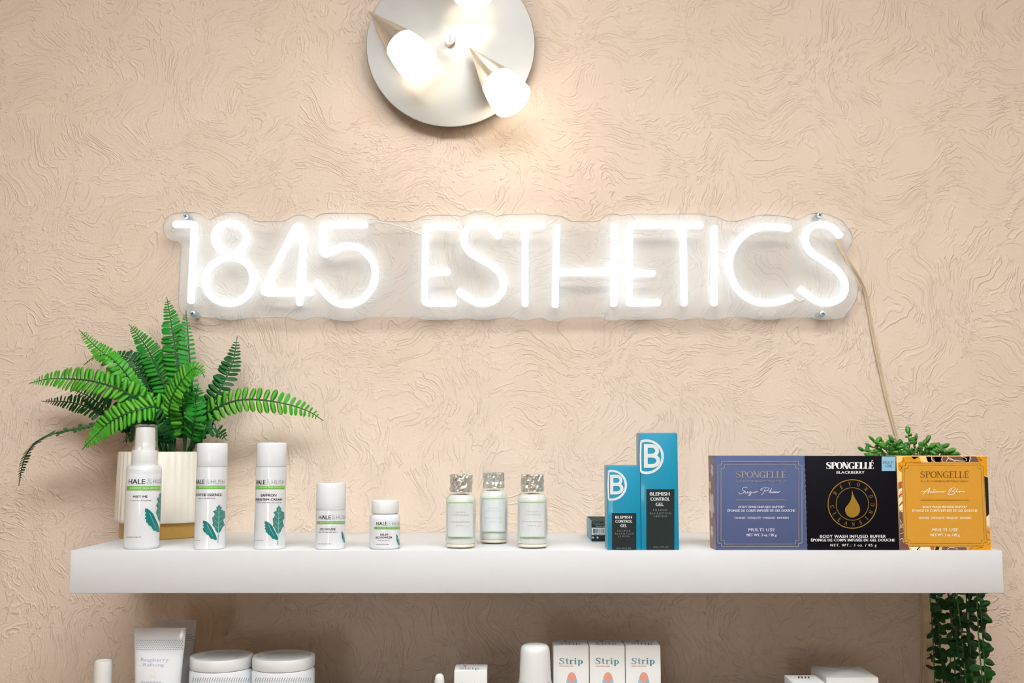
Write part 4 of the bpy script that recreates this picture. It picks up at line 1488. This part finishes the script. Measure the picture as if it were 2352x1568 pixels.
PC = Vector((P(376, 1120, -.068).x, -.068, 0))
kpx = mpp(376, 1120, -.068)
fern = thing('potted_fern', (PC.x, PC.y, 0), 'green fern in a ribbed cream pot with gold base behind the spray bottle', 'plant')
zr, zg = P(376, 1037, PC.y - .055).z, P(376, 1203, PC.y - .06).z
rt, rb = 100.5 * kpx, 103 * kpx
bm = bmesh.new()
seg, ribs = 168, 42
prof = [(rb * .90, zg - .0005), (rb * .985, zg), (rb, zg + .002), (rb, zg + .004), (rt, zr - .0015), (rt * .985, zr), (rt * .94, zr), (rt * .93, zr - .004), (rt * .92, zr - .014)]
rings = []
for i, (r, z) in enumerate(prof):
    ring = []
    for k in range(seg):
        a = 2 * math.pi * k / seg
        dr_ = .0013 * (abs(math.cos(a * ribs / 2)) - .5) if 1 <= i <= 5 else 0
        ring.append(bm.verts.new((PC.x + (r + dr_) * math.cos(a), PC.y + (r + dr_) * math.sin(a), z)))
    rings.append(ring)
for a, b_ in zip(rings[:-1], rings[1:]):
    for k in range(seg):
        bm.faces.new((a[k], a[(k + 1) % seg], b_[(k + 1) % seg], b_[k]))
bm.faces.new(rings[0][::-1])
bmesh.ops.recalc_face_normals(bm, faces=bm.faces)
obj('pot', bm, M_POT, fern, angle=50)
rg = 93 * kpx
obj('pot_base', lathe([(0, 0), (rg * .985, 0), (rg, .0012), (rg * 1.0, zg - .0008), (0, zg - .0008)], PC.x, PC.y, 72), M_POTGOLD, fern, angle=30)
obj('moss', lathe([(0, zr - .008), (rt * .5, zr - .009), (rt * .915, zr - .013)], PC.x, PC.y, 40, cap=False), M_SOIL, fern)

# fronds: pixel path from tip to root, depth at tip / bulge / root, longest leaflet in px, spacing px, colour, facing
UPN = (0.0, -.35, .94)
CAMN = (0.0, -1.0, .15)
FRONDS = [
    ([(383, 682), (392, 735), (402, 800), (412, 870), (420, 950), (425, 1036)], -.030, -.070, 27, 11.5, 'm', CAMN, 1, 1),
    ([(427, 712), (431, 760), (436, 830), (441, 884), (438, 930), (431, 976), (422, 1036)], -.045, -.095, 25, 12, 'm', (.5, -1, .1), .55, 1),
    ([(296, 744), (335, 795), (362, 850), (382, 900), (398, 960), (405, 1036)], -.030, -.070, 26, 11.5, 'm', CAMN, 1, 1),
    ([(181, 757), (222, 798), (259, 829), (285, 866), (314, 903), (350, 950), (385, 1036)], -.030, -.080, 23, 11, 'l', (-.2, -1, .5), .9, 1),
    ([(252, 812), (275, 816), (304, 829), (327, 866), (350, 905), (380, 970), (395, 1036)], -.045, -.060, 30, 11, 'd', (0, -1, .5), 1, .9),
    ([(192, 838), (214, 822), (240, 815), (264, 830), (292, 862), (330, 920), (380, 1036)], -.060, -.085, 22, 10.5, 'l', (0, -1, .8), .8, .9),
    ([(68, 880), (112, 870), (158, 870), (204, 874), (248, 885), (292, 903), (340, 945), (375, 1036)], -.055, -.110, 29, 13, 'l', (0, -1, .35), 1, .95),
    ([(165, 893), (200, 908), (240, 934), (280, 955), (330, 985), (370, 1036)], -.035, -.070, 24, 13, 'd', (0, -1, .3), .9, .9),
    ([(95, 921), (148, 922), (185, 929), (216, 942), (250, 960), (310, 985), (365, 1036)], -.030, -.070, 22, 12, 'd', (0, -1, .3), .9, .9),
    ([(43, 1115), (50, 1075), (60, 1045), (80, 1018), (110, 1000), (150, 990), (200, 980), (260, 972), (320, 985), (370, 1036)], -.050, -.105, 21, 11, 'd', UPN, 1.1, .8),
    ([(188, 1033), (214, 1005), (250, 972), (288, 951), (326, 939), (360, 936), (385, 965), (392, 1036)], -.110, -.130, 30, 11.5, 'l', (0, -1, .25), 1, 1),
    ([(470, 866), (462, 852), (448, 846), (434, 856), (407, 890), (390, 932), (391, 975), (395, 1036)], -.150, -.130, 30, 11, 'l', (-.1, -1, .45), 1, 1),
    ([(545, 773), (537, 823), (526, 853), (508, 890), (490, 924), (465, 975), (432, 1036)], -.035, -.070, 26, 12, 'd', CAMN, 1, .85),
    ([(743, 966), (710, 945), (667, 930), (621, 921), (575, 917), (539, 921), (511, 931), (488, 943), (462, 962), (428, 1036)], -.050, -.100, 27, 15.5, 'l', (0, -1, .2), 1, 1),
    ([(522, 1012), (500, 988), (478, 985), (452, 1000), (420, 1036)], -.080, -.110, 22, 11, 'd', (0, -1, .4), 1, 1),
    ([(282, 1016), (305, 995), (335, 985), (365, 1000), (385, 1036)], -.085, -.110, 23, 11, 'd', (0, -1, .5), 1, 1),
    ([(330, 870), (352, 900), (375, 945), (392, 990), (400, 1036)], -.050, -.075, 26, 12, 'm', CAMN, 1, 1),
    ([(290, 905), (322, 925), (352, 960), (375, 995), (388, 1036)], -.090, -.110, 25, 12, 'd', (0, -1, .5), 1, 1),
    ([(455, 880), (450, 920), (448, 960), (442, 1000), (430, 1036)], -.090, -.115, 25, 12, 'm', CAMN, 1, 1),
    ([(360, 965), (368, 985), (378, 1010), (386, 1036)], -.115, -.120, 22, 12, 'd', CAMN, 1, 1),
]
leaf_me = {k: leaf_mesh('leaflet', .40, .035, material=M_FERN[k]) for k in 'lmd'}
rnd = random.Random(11)
cands = []          # (size, frond, key, matrix)
for path, y_tip, y_mid, lmax, sp_, key, nrm, upk, dnk in FRONDS:
    n = len(path)
    pts = []
    for i, (u, v) in enumerate(path):
        f = i / (n - 1)
        y = (y_tip * (1 - f / .5) + y_mid * (f / .5)) if f < .5 else (y_mid * (1 - (f - .5) / .5) + (PC.y - .006) * ((f - .5) / .5))
        pts.append(P(u, v, y))
    pts[-1].z = zr - .012
    pts[-1].x = PC.x + max(-.04, min(.04, pts[-1].x - PC.x))
    cv = [Vector(q) for q in smooth_path(pts, 10)]
    dist = [0.0]
    for a, b_ in zip(cv[:-1], cv[1:]):
        dist.append(dist[-1] + (b_ - a).length)
    tot = dist[-1]
    rad = [.0005 + .0011 * min(1, q / tot * 1.6) for q in dist]
    fr = obj('frond', tube(cv, rad, 6), M_STEM, fern)
    kk_ = mpp(path[0][0], path[0][1], y_tip)
    step = sp_ * kk_
    d = step * .35
    while d < tot - .030:
        i = max(k for k in range(len(dist)) if dist[k] <= d)
        i = min(i, len(cv) - 2)
        f = (d - dist[i]) / max(1e-9, dist[i + 1] - dist[i])
        p = cv[i].lerp(cv[i + 1], f)
        tg = (cv[i] - cv[i + 1]).normalized()          # towards the tip
        N0 = Vector(nrm).normalized()
        N0 = (N0 - tg * tg.dot(N0)).normalized()
        S = tg.cross(N0)
        if S.z < 0:
            S = -S
        ft = d / tot
        env = min(1.0, (ft / .30) ** .75) * (1.0 if ft < .72 else max(.55, 1 - (ft - .72) * 1.3))
        for side, kx in ((1, upk), (-1, dnk)):
            L = lmax * 1.12 * kk_ * env * kx * rnd.uniform(.92, 1.06)
            if L < .0022:
                continue
            xd = S * side + tg * rnd.uniform(.22, .42) + N0 * rnd.uniform(-.10, .22)
            nn = N0 + S * side * rnd.uniform(-.25, .25) + tg * rnd.uniform(-.2, .2)
            M = frame_matrix(p + N0 * .0004, xd, nn, L)
            tip = M @ Vector((1, 0, 0))
            if tip.y > -.003:
                continue
            cands.append((L, fr, key, M))
        d += step
        step = sp_ * kk_ * (0.55 + .45 * min(1, ft / .25))
cands.sort(key=lambda c: -c[0])
mk = Matrix.Translation(-ORG[fern.name])
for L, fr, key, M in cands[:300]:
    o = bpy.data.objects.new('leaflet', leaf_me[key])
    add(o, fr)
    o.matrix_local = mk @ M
rest = {}
for L, fr, key, M in cands[300:]:
    rest.setdefault(key, []).append(M)
mes = []
bmr = bmesh.new()
for ki, key in enumerate('lmd'):
    if key in rest:
        m2 = bake(leaf_me[key], rest[key], ORG[fern.name])
        for p in m2.polygons:
            p.material_index = ki
        bmr.from_mesh(m2)
        bpy.data.meshes.remove(m2)
mr_ = bpy.data.meshes.new('small_leaflets')
bmr.to_mesh(mr_)
bmr.free()
o = obj_me('small_leaflets', mr_, [M_FERN[k] for k in 'lmd'], fern, True, ORG[fern.name], 60)
o['kind'] = 'stuff'

# trailing plant at the shelf end
M_PEARL = leaf_green('bean_leaf', rgb(96, 166, 62), rgb(44, 118, 42), .4)
M_VINE_SHADED = leaf_green('vine_leaf', rgb(38, 96, 34), rgb(14, 62, 22), .45)  # strand leaves: green darkened, the shade they hang in is in the colour
M_VSTEM = mat('vine_stem', rgb(92, 148, 66), 0.45, noise=0.1)
M_POT2 = mat('grey_plant_pot', rgb(196, 190, 182), 0.6, noise=0.05)
TC = Vector((P(2096, 1100, -.125).x, -.125, 0))
plant = thing('trailing_plant', (TC.x, TC.y, 0), 'trailing string plant behind the ochre carton, its strands hanging past the shelf end', 'plant')
zp = .088
obj('pot', lathe([(0, 0), (.031, 0), (.033, .002), (.041, zp - .004), (.042, zp), (.039, zp), (.038, zp - .010), (0, zp - .010)], TC.x, TC.y, 48), M_POT2, plant, angle=40)
pearl = leaf_mesh('leaf', .58, .26, (0, .12, .32, .55, .78, .93, 1.0), (.30, .72, .96, 1.0, .78, .40, .06), .0, M_PEARL)
vleaf = leaf_mesh('leaf', .62, .06, (0, .12, .32, .55, .78, .93, 1.0), (.25, .70, .98, 1.0, .78, .40, .06), .12, M_VINE_SHADED)
mp_ = Matrix.Translation(-ORG[plant.name])
rnd = random.Random(21)


def put_leaf(me, parent, M):
    o = bpy.data.objects.new('leaf', me)
    add(o, parent)
    o.matrix_local = mp_ @ M


# short sprigs over the pot
tops = [(1984, 1030), (2008, 1008), (2030, 1012), (2052, 1010), (2086, 992), (2103, 1006), (2128, 1010), (2148, 1022), (2165, 1024), (2192, 1042), (1996, 1042), (2040, 1028), (2072, 1016), (2112, 1026), (2140, 1036), (2176, 1034), (2060, 1036), (2018, 1036), (2094, 1034), (2002, 1022), (2046, 1018), (2120, 1018), (2156, 1032), (2134, 1026), (2078, 1028), (2028, 1024), (2184, 1040)]
for i, (u, v) in enumerate(tops):
    y = -.125 + (.028 * ((i * 7) % 5 - 2) / 2)
    tip = P(u, v + 4, y)
    root = Vector((TC.x + (tip.x - TC.x) * .35, TC.y + (tip.y - TC.y) * .4, zp - .008))
    mid = root.lerp(tip, .55) + Vector((0, 0, .012))
    cv = [Vector(q) for q in smooth_path([root, mid, tip], 8)]
    spg = obj('sprig', tube(cv, .0009, 6), M_VSTEM, plant)
    for k in range(6):
        f = 1.0 - k * .12
        p = cv[min(len(cv) - 1, int(f * (len(cv) - 1)))]
        an = rnd.uniform(0, 6.28)
        xd = Vector((math.cos(an), math.sin(an) * .8 - .25, rnd.uniform(-.1, .7)))
        if k == 0:
            xd = (cv[-1] - cv[-3]).normalized() + Vector((0, 0, .3))
        put_leaf(pearl, spg, frame_matrix(p, xd, Vector((rnd.uniform(-.4, .4), -1, .5)), rnd.uniform(.0088, .0120)))

# long strands: over the rim, past the end of the board and down
rest = []
n_leaf = 0
XE = SX1 + .0065
strands = [(-.022, .000), (-.036, .004), (-.050, .001), (-.066, .006), (-.082, .001), (-.098, .005), (-.114, .000), (-.130, .006), (-.146, .002), (-.160, .005), (-.172, .001)]
for i, (y, dx) in reversed(list(enumerate(strands))):
    x = XE + dx
    root = Vector((TC.x + .012, TC.y + (y - TC.y) * .25, zp - .008))
    zend = -.30 - rnd.uniform(0, .05)
    pts = [root, Vector((TC.x + .036, TC.y + (y - TC.y) * .55, zp + .008)), Vector((x - .003, TC.y + (y - TC.y) * .9, zp - .030)), Vector((x, y, .02)),
           Vector((x + rnd.uniform(-.001, .002), y + rnd.uniform(-.003, .003), -.05)), Vector((x + rnd.uniform(-.001, .005), y + rnd.uniform(-.006, .006), -.13)),
           Vector((x + rnd.uniform(.0, .006), y + rnd.uniform(-.008, .008), -.21)), Vector((x + rnd.uniform(0, .006), y, zend))]
    cv = [Vector(q) for q in smooth_path(pts, 12)]
    stn = obj('strand', tube(cv, .0009, 6), M_VSTEM if i % 3 == 0 else M_STEM, plant)
    dist = [0.0]
    for a, b_ in zip(cv[:-1], cv[1:]):
        dist.append(dist[-1] + (b_ - a).length)
    d = .05
    while d < dist[-1]:
        j = max(k for k in range(len(dist)) if dist[k] <= d)
        p = cv[j]
        an = rnd.uniform(0, 6.28)
        for q in (0, math.pi):
            o_ = an + q + rnd.uniform(-.4, .4)
            xd = Vector((math.cos(o_), math.sin(o_) * .6, rnd.uniform(-1.0, .6)))
            L = rnd.uniform(.0110, .0148)
            if p.x + math.cos(o_) * L < SX1 + .0012 and p.z < .006:
                xd.x = abs(xd.x)
            M = frame_matrix(p, xd, Vector((math.sin(o_) * .5, -1.0, rnd.uniform(-.1, .6))), L)
            if -.150 < p.z < -.048 and n_leaf < 138:
                put_leaf(vleaf, stn, M)
                n_leaf += 1
            else:
                rest.append(M)
        d += rnd.uniform(.0092, .0120)
o = obj_me('small_leaves', bake(vleaf, rest, ORG[plant.name]), M_VINE_SHADED, plant, True, ORG[plant.name], 60)
o['kind'] = 'stuff'

# ------------------------------------------------------------------ products on the lower shelf
M_DOT = mat('silver_grey_print', rgb(150, 156, 160), 0.4, noise=0.1)
M_LAV = mat('lavender_ink', rgb(176, 176, 204), 0.5, noise=0.05)
M_STRIPT = mat('slate_teal_ink', rgb(112, 142, 146), 0.5, noise=0.05)
M_TEALINK = mat('deep_teal_ink', rgb(40, 150, 156), 0.5, noise=0.05)
M_CORAL = mat('coral_print', rgb(232, 160, 142), 0.5, noise=0.06)
M_SKYP = mat('sky_print', rgb(150, 196, 214), 0.5, noise=0.06)


def squeeze_tube(uc_t, vt, y, wt, ht_px, uc_b, wb, label, gname):
    """crimped tube standing on its cap"""
    k = mpp(uc_t, vt, y)
    top = P(uc_t, vt, y)
    cb = P(uc_b, 1568, y).x
    zc = LZ + .022
    t = thing('squeeze_tube', (cb, y, LZ), label, 'tube', gname)
    bm = bmesh.new()
    rings = []
    hw, rb_ = wt * k / 2, wb * k / 2
    zb = top.z - ht_px * k
    levels = [(top.z, hw, .0011), (zb, hw * .99, .0016), (zb - .010, hw * .965, .006), (zb - .024, hw * .93, .010)]
    for i in range(1, 7):
        f = i / 6
        z = (zb - .024) * (1 - f) + (zc + .004) * f
        levels.append((z, hw * .93 * (1 - f) + rb_ * f, .010 + (rb_ * .95 - .010) * (f ** .7)))
    levels.append((zc, rb_ * .9, rb_ * .86))
    n = 40
    for z, a, b_ in levels:
        f = (top.z - z) / (top.z - zc)
        cx_ = top.x * (1 - f) + cb * f
        rings.append([bm.verts.new((cx_ + a * math.copysign(abs(math.cos(2 * math.pi * q / n)) ** (1.0 if f > .25 else .9), math.cos(2 * math.pi * q / n)), y + b_ * math.sin(2 * math.pi * q / n), z)) for q in range(n)])
    for a, b_ in zip(rings[:-1], rings[1:]):
        for q in range(n):
            bm.faces.new((a[q], a[(q + 1) % n], b_[(q + 1) % n], b_[q]))
    bm.faces.new(rings[0])
    bm.faces.new(rings[-1][::-1])
    bmesh.ops.recalc_face_normals(bm, faces=bm.faces)
    obj('tube_body', bm, M_PLASTIC, t, angle=50)
    obj('cap', lathe([(0, LZ), (rb_ * .84, LZ), (rb_ * .86, LZ + .001), (rb_ * .86, zc - .001), (rb_ * .82, zc), (0, zc)], cb, y), M_PLASTIC2, t, angle=30)

    def mapper(u, v):
        p = P(u, v, y)
        z = p.z
        lv = sorted(levels, key=lambda q: q[0])
        a = float(np.interp(z, [q[0] for q in lv], [q[1] for q in lv]))
        b2 = float(np.interp(z, [q[0] for q in lv], [q[2] for q in lv]))
        f = (top.z - z) / (top.z - zc)
        cx_ = top.x * (1 - f) + cb * f
        s_ = max(-.97, min(.97, (p.x - cx_) / a))
        return Vector((cx_ + a * s_, y - b2 * math.sqrt(1 - s_ * s_) - .0004, z))
    return t, mapper


TG = 'white squeeze tubes on the lower shelf'
t, mp = squeeze_tube(401.5, 1424, -.135, 100, 14, 395, 82, 'white squeeze tube standing behind another, dotted silver band near its crimp', TG)
dots = [rect2(352 + 5.2 * i + (2.6 if j % 2 else 0), 1455 + 4 * j, 354.4 + 5.2 * i + (2.6 if j % 2 else 0), 1457.2 + 4 * j) for j in range(4) for i in range(18)]
print_on('dot_band', join2(*dots), mp, M_DOT, t)
t, mp = squeeze_tube(368, 1441, -.195, 119, 24, 362, 93, 'white squeeze tube with lavender lettering and a dotted band, the nearer of two', TG)
dots = [rect2(314 + 4.9 * i + (2.4 if j % 2 else 0), 1468 + 4.0 * j, 316.2 + 4.9 * i + (2.4 if j % 2 else 0), 1470 + 4.0 * j) for j in range(6) for i in range(22)]
print_on('dot_band', join2(*dots), mp, M_DOT, t)
print_on('lettering', text2('Raspberry', (329, 1507, 393, 1517)), mp, M_LAV, t)
print_on('lettering', text2('Refining', (336, 1518.5, 384, 1527)), mp, M_LAV, t)
print_on('petal_print', join2(ribbon(smooth_path([(350, 1535), (358, 1532), (366, 1538), (362, 1546), (352, 1542)], 4), 1.2), ribbon(smooth_path([(352, 1550), (362, 1546), (370, 1552)], 4), 1.2)), mp, M_PETAL, t)
print_on('lettering', text2('~22', (333, 1557, 382, 1561.5)), mp, M_LAV, t)
print_on('lettering', text2('~21', (334, 1563, 384, 1567.5)), mp, M_LAV, t)

# frosted spray bottle
M_FROST = mat('frosted_cap', rgb(232, 228, 222), 0.35, noise=0.02)
b = Round(237, 20.5, 1540, -.20, LZ)
zt = P(237, 1516, b.y).z
t = thing('mist_bottle', (b.cx, b.y, LZ), 'slim white bottle with frosted cap at the left end of the lower shelf', 'bottle')
obj('body', lathe([(0, LZ), (b.r * 1.0, LZ), (b.r * 1.08, LZ + .002), (b.r * 1.08, LZ + .055), (b.r * .9, LZ + .060), (0, LZ + .060)], b.cx, b.y), M_PLASTIC, t)
obj('cap', lathe([(b.r * 1.02, LZ + .0605), (b.r * .98, zt - .012), (b.r * .95, zt - .003), (b.r * .86, zt), (b.r * .80, zt), (b.r * .76, zt - .0015), (0, zt - .0015)], b.cx, b.y), M_FROST, t, angle=35)

# cream jars
for uc, lab in ((509.5, 'wide white cream jar with recessed lid, beside the squeeze tubes'), (652, 'wide white cream jar with recessed lid, the right one of two')):
    y = -.172
    k = mpp(uc, 1504, y)
    c = P(uc, 1504, y)
    R = 70.5 * k
    t = thing('cream_jar', (c.x, y, LZ), lab, 'jar', 'wide cream jars on the lower shelf')
    zt = c.z
    zl = zt - 25 * k
    obj('lid', lathe([(0, zl), (R * .985, zl), (R, zl + .001), (R, zt - .0012), (R * .985, zt), (R * .86, zt), (R * .84, zt - .0025), (0, zt - .0028)], c.x, y, 72), M_PLASTIC2, t, angle=35)
    obj('body', lathe([(0, LZ), (R * .95, LZ), (R * 1.0, LZ + .003), (R * 1.01, LZ + .01), (R * 1.01, zl - .004), (R * .97, zl - .0006), (0, zl - .0006)], c.x, y, 72), M_PLASTIC, t, angle=35)
    cm = cyl_map(c.x, y, R * 1.01, uc, 71)
    st_ = [ribbon([(uc - 62 + 5.2 * i, 1566), (uc - 58.5 + 5.2 * i, 1555.5)], 1.4) for i in range(24)]
    print_on('hatch_band', join2(*st_), cm, M_DOT, t)

# little dropper bulb
b = Round(1009.5, 11.5, 1560, -.20, LZ)
zt = P(1009.5, 1546, b.y).z
t = thing('dropper_bottle', (b.cx, b.y, LZ), 'tiny white rounded dropper top beside the single low white carton', 'bottle')
obj('bulb', lathe([(b.r * .9, zt - .030), (b.r, zt - .024), (b.r * .98, zt - .008), (b.r * .82, zt - .003), (b.r * .45, zt - .0006), (0, zt)], b.cx, b.y, 28), M_PLASTIC2, t, angle=60)
obj('bottle', lathe([(0, LZ), (b.r * 1.8, LZ), (b.r * 1.9, LZ + .001), (b.r * 1.9, zt - .042), (b.r * 1.2, zt - .037), (b.r * 1.2, zt - .030), (0, zt - .030)], b.cx, b.y, 28), M_PLASTIC, t, angle=40)

# white dome-capped bottle
y = -.205
k = mpp(1229, 1520, y)
c = P(1229, 1478, y)
R = 35.5 * k
zj = P(1229, 1562, y).z
t = thing('roll_on_bottle', (c.x, y, LZ), 'white bottle with a large rounded cap beside the row of three petal cartons', 'bottle')
obj('cap', lathe([(0, zj), (R * 1.04, zj), (R * 1.0, zj + .012), (R * .95, c.z - .009), (R * .90, c.z - .004), (R * .76, c.z - .0012), (R * .45, c.z), (0, c.z)], c.x, y, 56), M_PLASTIC2, t, angle=50)
obj('body', lathe([(0, LZ), (R * 1.02, LZ), (R * 1.08, LZ + .002), (R * 1.08, zj - .0015), (R * 1.04, zj - .0005), (0, zj - .0005)], c.x, y, 56), M_PLASTIC, t, angle=50)

# Strip cartons
def strip_carton(ul, ur, vf, y, d, label, full=True):
    x0, x1 = P(ul, vf + 40, y).x, P(ur, vf + 40, y).x
    zt = P((ul + ur) / 2, vf, y).z
    t = thing('petal_carton', ((x0 + x1) / 2, y + d / 2, LZ), label, 'box', 'white petal-print cartons on the lower shelf')
    obj('carton', box(x0, x1, y, y + d, LZ, zt, .0006), M_CARD_WHITE, t, angle=30)
    obj('top_flap', box(x0 + .0008, x1 - .0008, y + .0015, y + d - .0006, zt - .0004, zt + .0005, .0003), M_CARD_WHITE, t, angle=30)
    mp = plane_map(y, .0005)
    w_ = ur - ul
    print_on('lettering', serif2('Stri', (ul + w_ * .17, vf + 27.5, ul + w_ * .66, vf + 41.5), .13, .05, gap=.05), mp, M_STRIPT, t)
    print_on('lettering', serif2('p', (ul + w_ * .68, vf + 27.5, ul + w_ * .83, vf + 41.5), .13, .05), mp, M_TEALINK, t)
    if full:
        print_on('lettering', text2('~16', (ul + w_ * .17, vf + 44.5, ul + w_ * .58, vf + 47.5)), mp, M_CORAL, t)
        uc_ = ul + w_ * .52
        tip = smooth_path([(uc_ - 11, vf + 76), (uc_ - 9, vf + 68), (uc_ - 5, vf + 62), (uc_, vf + 60), (uc_ + 5, vf + 62), (uc_ + 9, vf + 68), (uc_ + 11, vf + 76)], 3)
        print_on('petal_print', poly([tuple(q) for q in tip] + [(uc_, vf + 86)]), mp, M_CORAL, t)
        print_on('petal_print', poly([(uc_ - 11, vf + 75), (uc_, vf + 86), (uc_, vf + 110), (uc_ - 16, vf + 100)]), plane_map(y, .0006), M_SKYP, t)
        print_on('petal_print', poly([(uc_ + 11, vf + 75), (uc_, vf + 86), (uc_, vf + 110), (uc_ + 16, vf + 100)]), plane_map(y, .0006), M_SKYP, t)
    # the same marks on the top face
    def topm(u, v):
        q = PZ(u, v, zt + .0008)
        return q
    print_on('lettering', serif2('Stri', (ul + w_ * .17, vf - 8, ul + w_ * .60, vf - 3.5), .13, .05, gap=.05), topm, M_STRIPT, t)
    print_on('lettering', serif2('p', (ul + w_ * .62, vf - 8, ul + w_ * .76, vf - 3.5), .13, .05), topm, M_STRIPT, t)
    print_on('petal_print', poly([(ul + w_ * .28, vf - 13), (ul + w_ * .38, vf - 13), (ul + w_ * .36, vf - 9.5), (ul + w_ * .33, vf - 8.5), (ul + w_ * .30, vf - 9.5)]), topm, M_CORAL, t)


strip_carton(1270.8, 1352.6, 1483, -.190, .038, 'white petal-print carton with teal-grey lettering, the leftmost of three in a row')
strip_carton(1354.2, 1435.4, 1483, -.190, .038, 'white petal-print carton with teal-grey lettering, the middle one of three')
strip_carton(1437.0, 1517.4, 1483, -.190, .038, 'white petal-print carton with teal-grey lettering, the rightmost of three in a row')
strip_carton(1043, 1118.5, 1540, -.205, .036, 'single low white petal-print carton standing apart beside the tiny dropper', True)

# plain white cartons at the right
M_GREYMARK = mat('dark_mark_print', rgb(70, 62, 44), 0.5, noise=0.05)
y, d = -.168, .066
x0, x1, zt = P(1898, 1580, y).x, P(2018.5, 1580, y).x, P(1958, 1556, y).z
t = thing('white_carton', ((x0 + x1) / 2, y + d / 2, LZ), 'larger plain white carton with folded envelope-style top on the lower shelf', 'box')
obj('carton', box(x0, x1, y, y + d, LZ, zt, .0008), M_CARD_WHITE, t, angle=30)
cxm, cym = (x0 + x1) / 2, y + d / 2
for a, b_, h_ in (((x0, y), (x1, y), 0), ((x1, y), (x1, y + d), 1), ((x1, y + d), (x0, y + d), 0), ((x0, y + d), (x0, y), 1)):
    bm = bmesh.new()
    i_ = lambda p: (p[0] + (cxm - p[0]) * .02, p[1] + (cym - p[1]) * .02)
    a, b_ = i_(a), i_(b_)
    lo = [bm.verts.new((a[0], a[1], zt)), bm.verts.new((b_[0], b_[1], zt)), bm.verts.new((cxm, cym, zt))]
    hi = [bm.verts.new((a[0], a[1], zt + .0004)), bm.verts.new((b_[0], b_[1], zt + .0004)), bm.verts.new((cxm, cym, zt + .0035 - .0012 * h_))]
    bm.faces.new(lo[::-1])
    bm.faces.new(hi)
    for q in range(3):
        bm.faces.new((lo[q], lo[(q + 1) % 3], hi[(q + 1) % 3], hi[q]))
    bmesh.ops.recalc_face_normals(bm, faces=bm.faces)
    obj('folded_flap', bm, M_CARD_WHITE, t, smooth=False)
y, d = -.222, .053
zt = P(1835, 1550, y + d).z
x0, x1 = P(1801, 1550, y + d).x, P(1872, 1550, y + d).x
t = thing('white_carton', ((x0 + x1) / 2, y + d / 2, LZ), 'small white carton with dark marks on top, in front of the larger one', 'box')
obj('carton', box(x0, x1, y, y + d, LZ, zt, .0006), M_CARD_WHITE, t, angle=30)
print_on('top_marks', join2(*[rect2(1833 + 7.6 * q, 1553.2, 1836.6 + 7.6 * q, 1557.0) for q in range(4)]), lambda u, v: PZ(u, v, zt + .0003), M_GREYMARK, t)
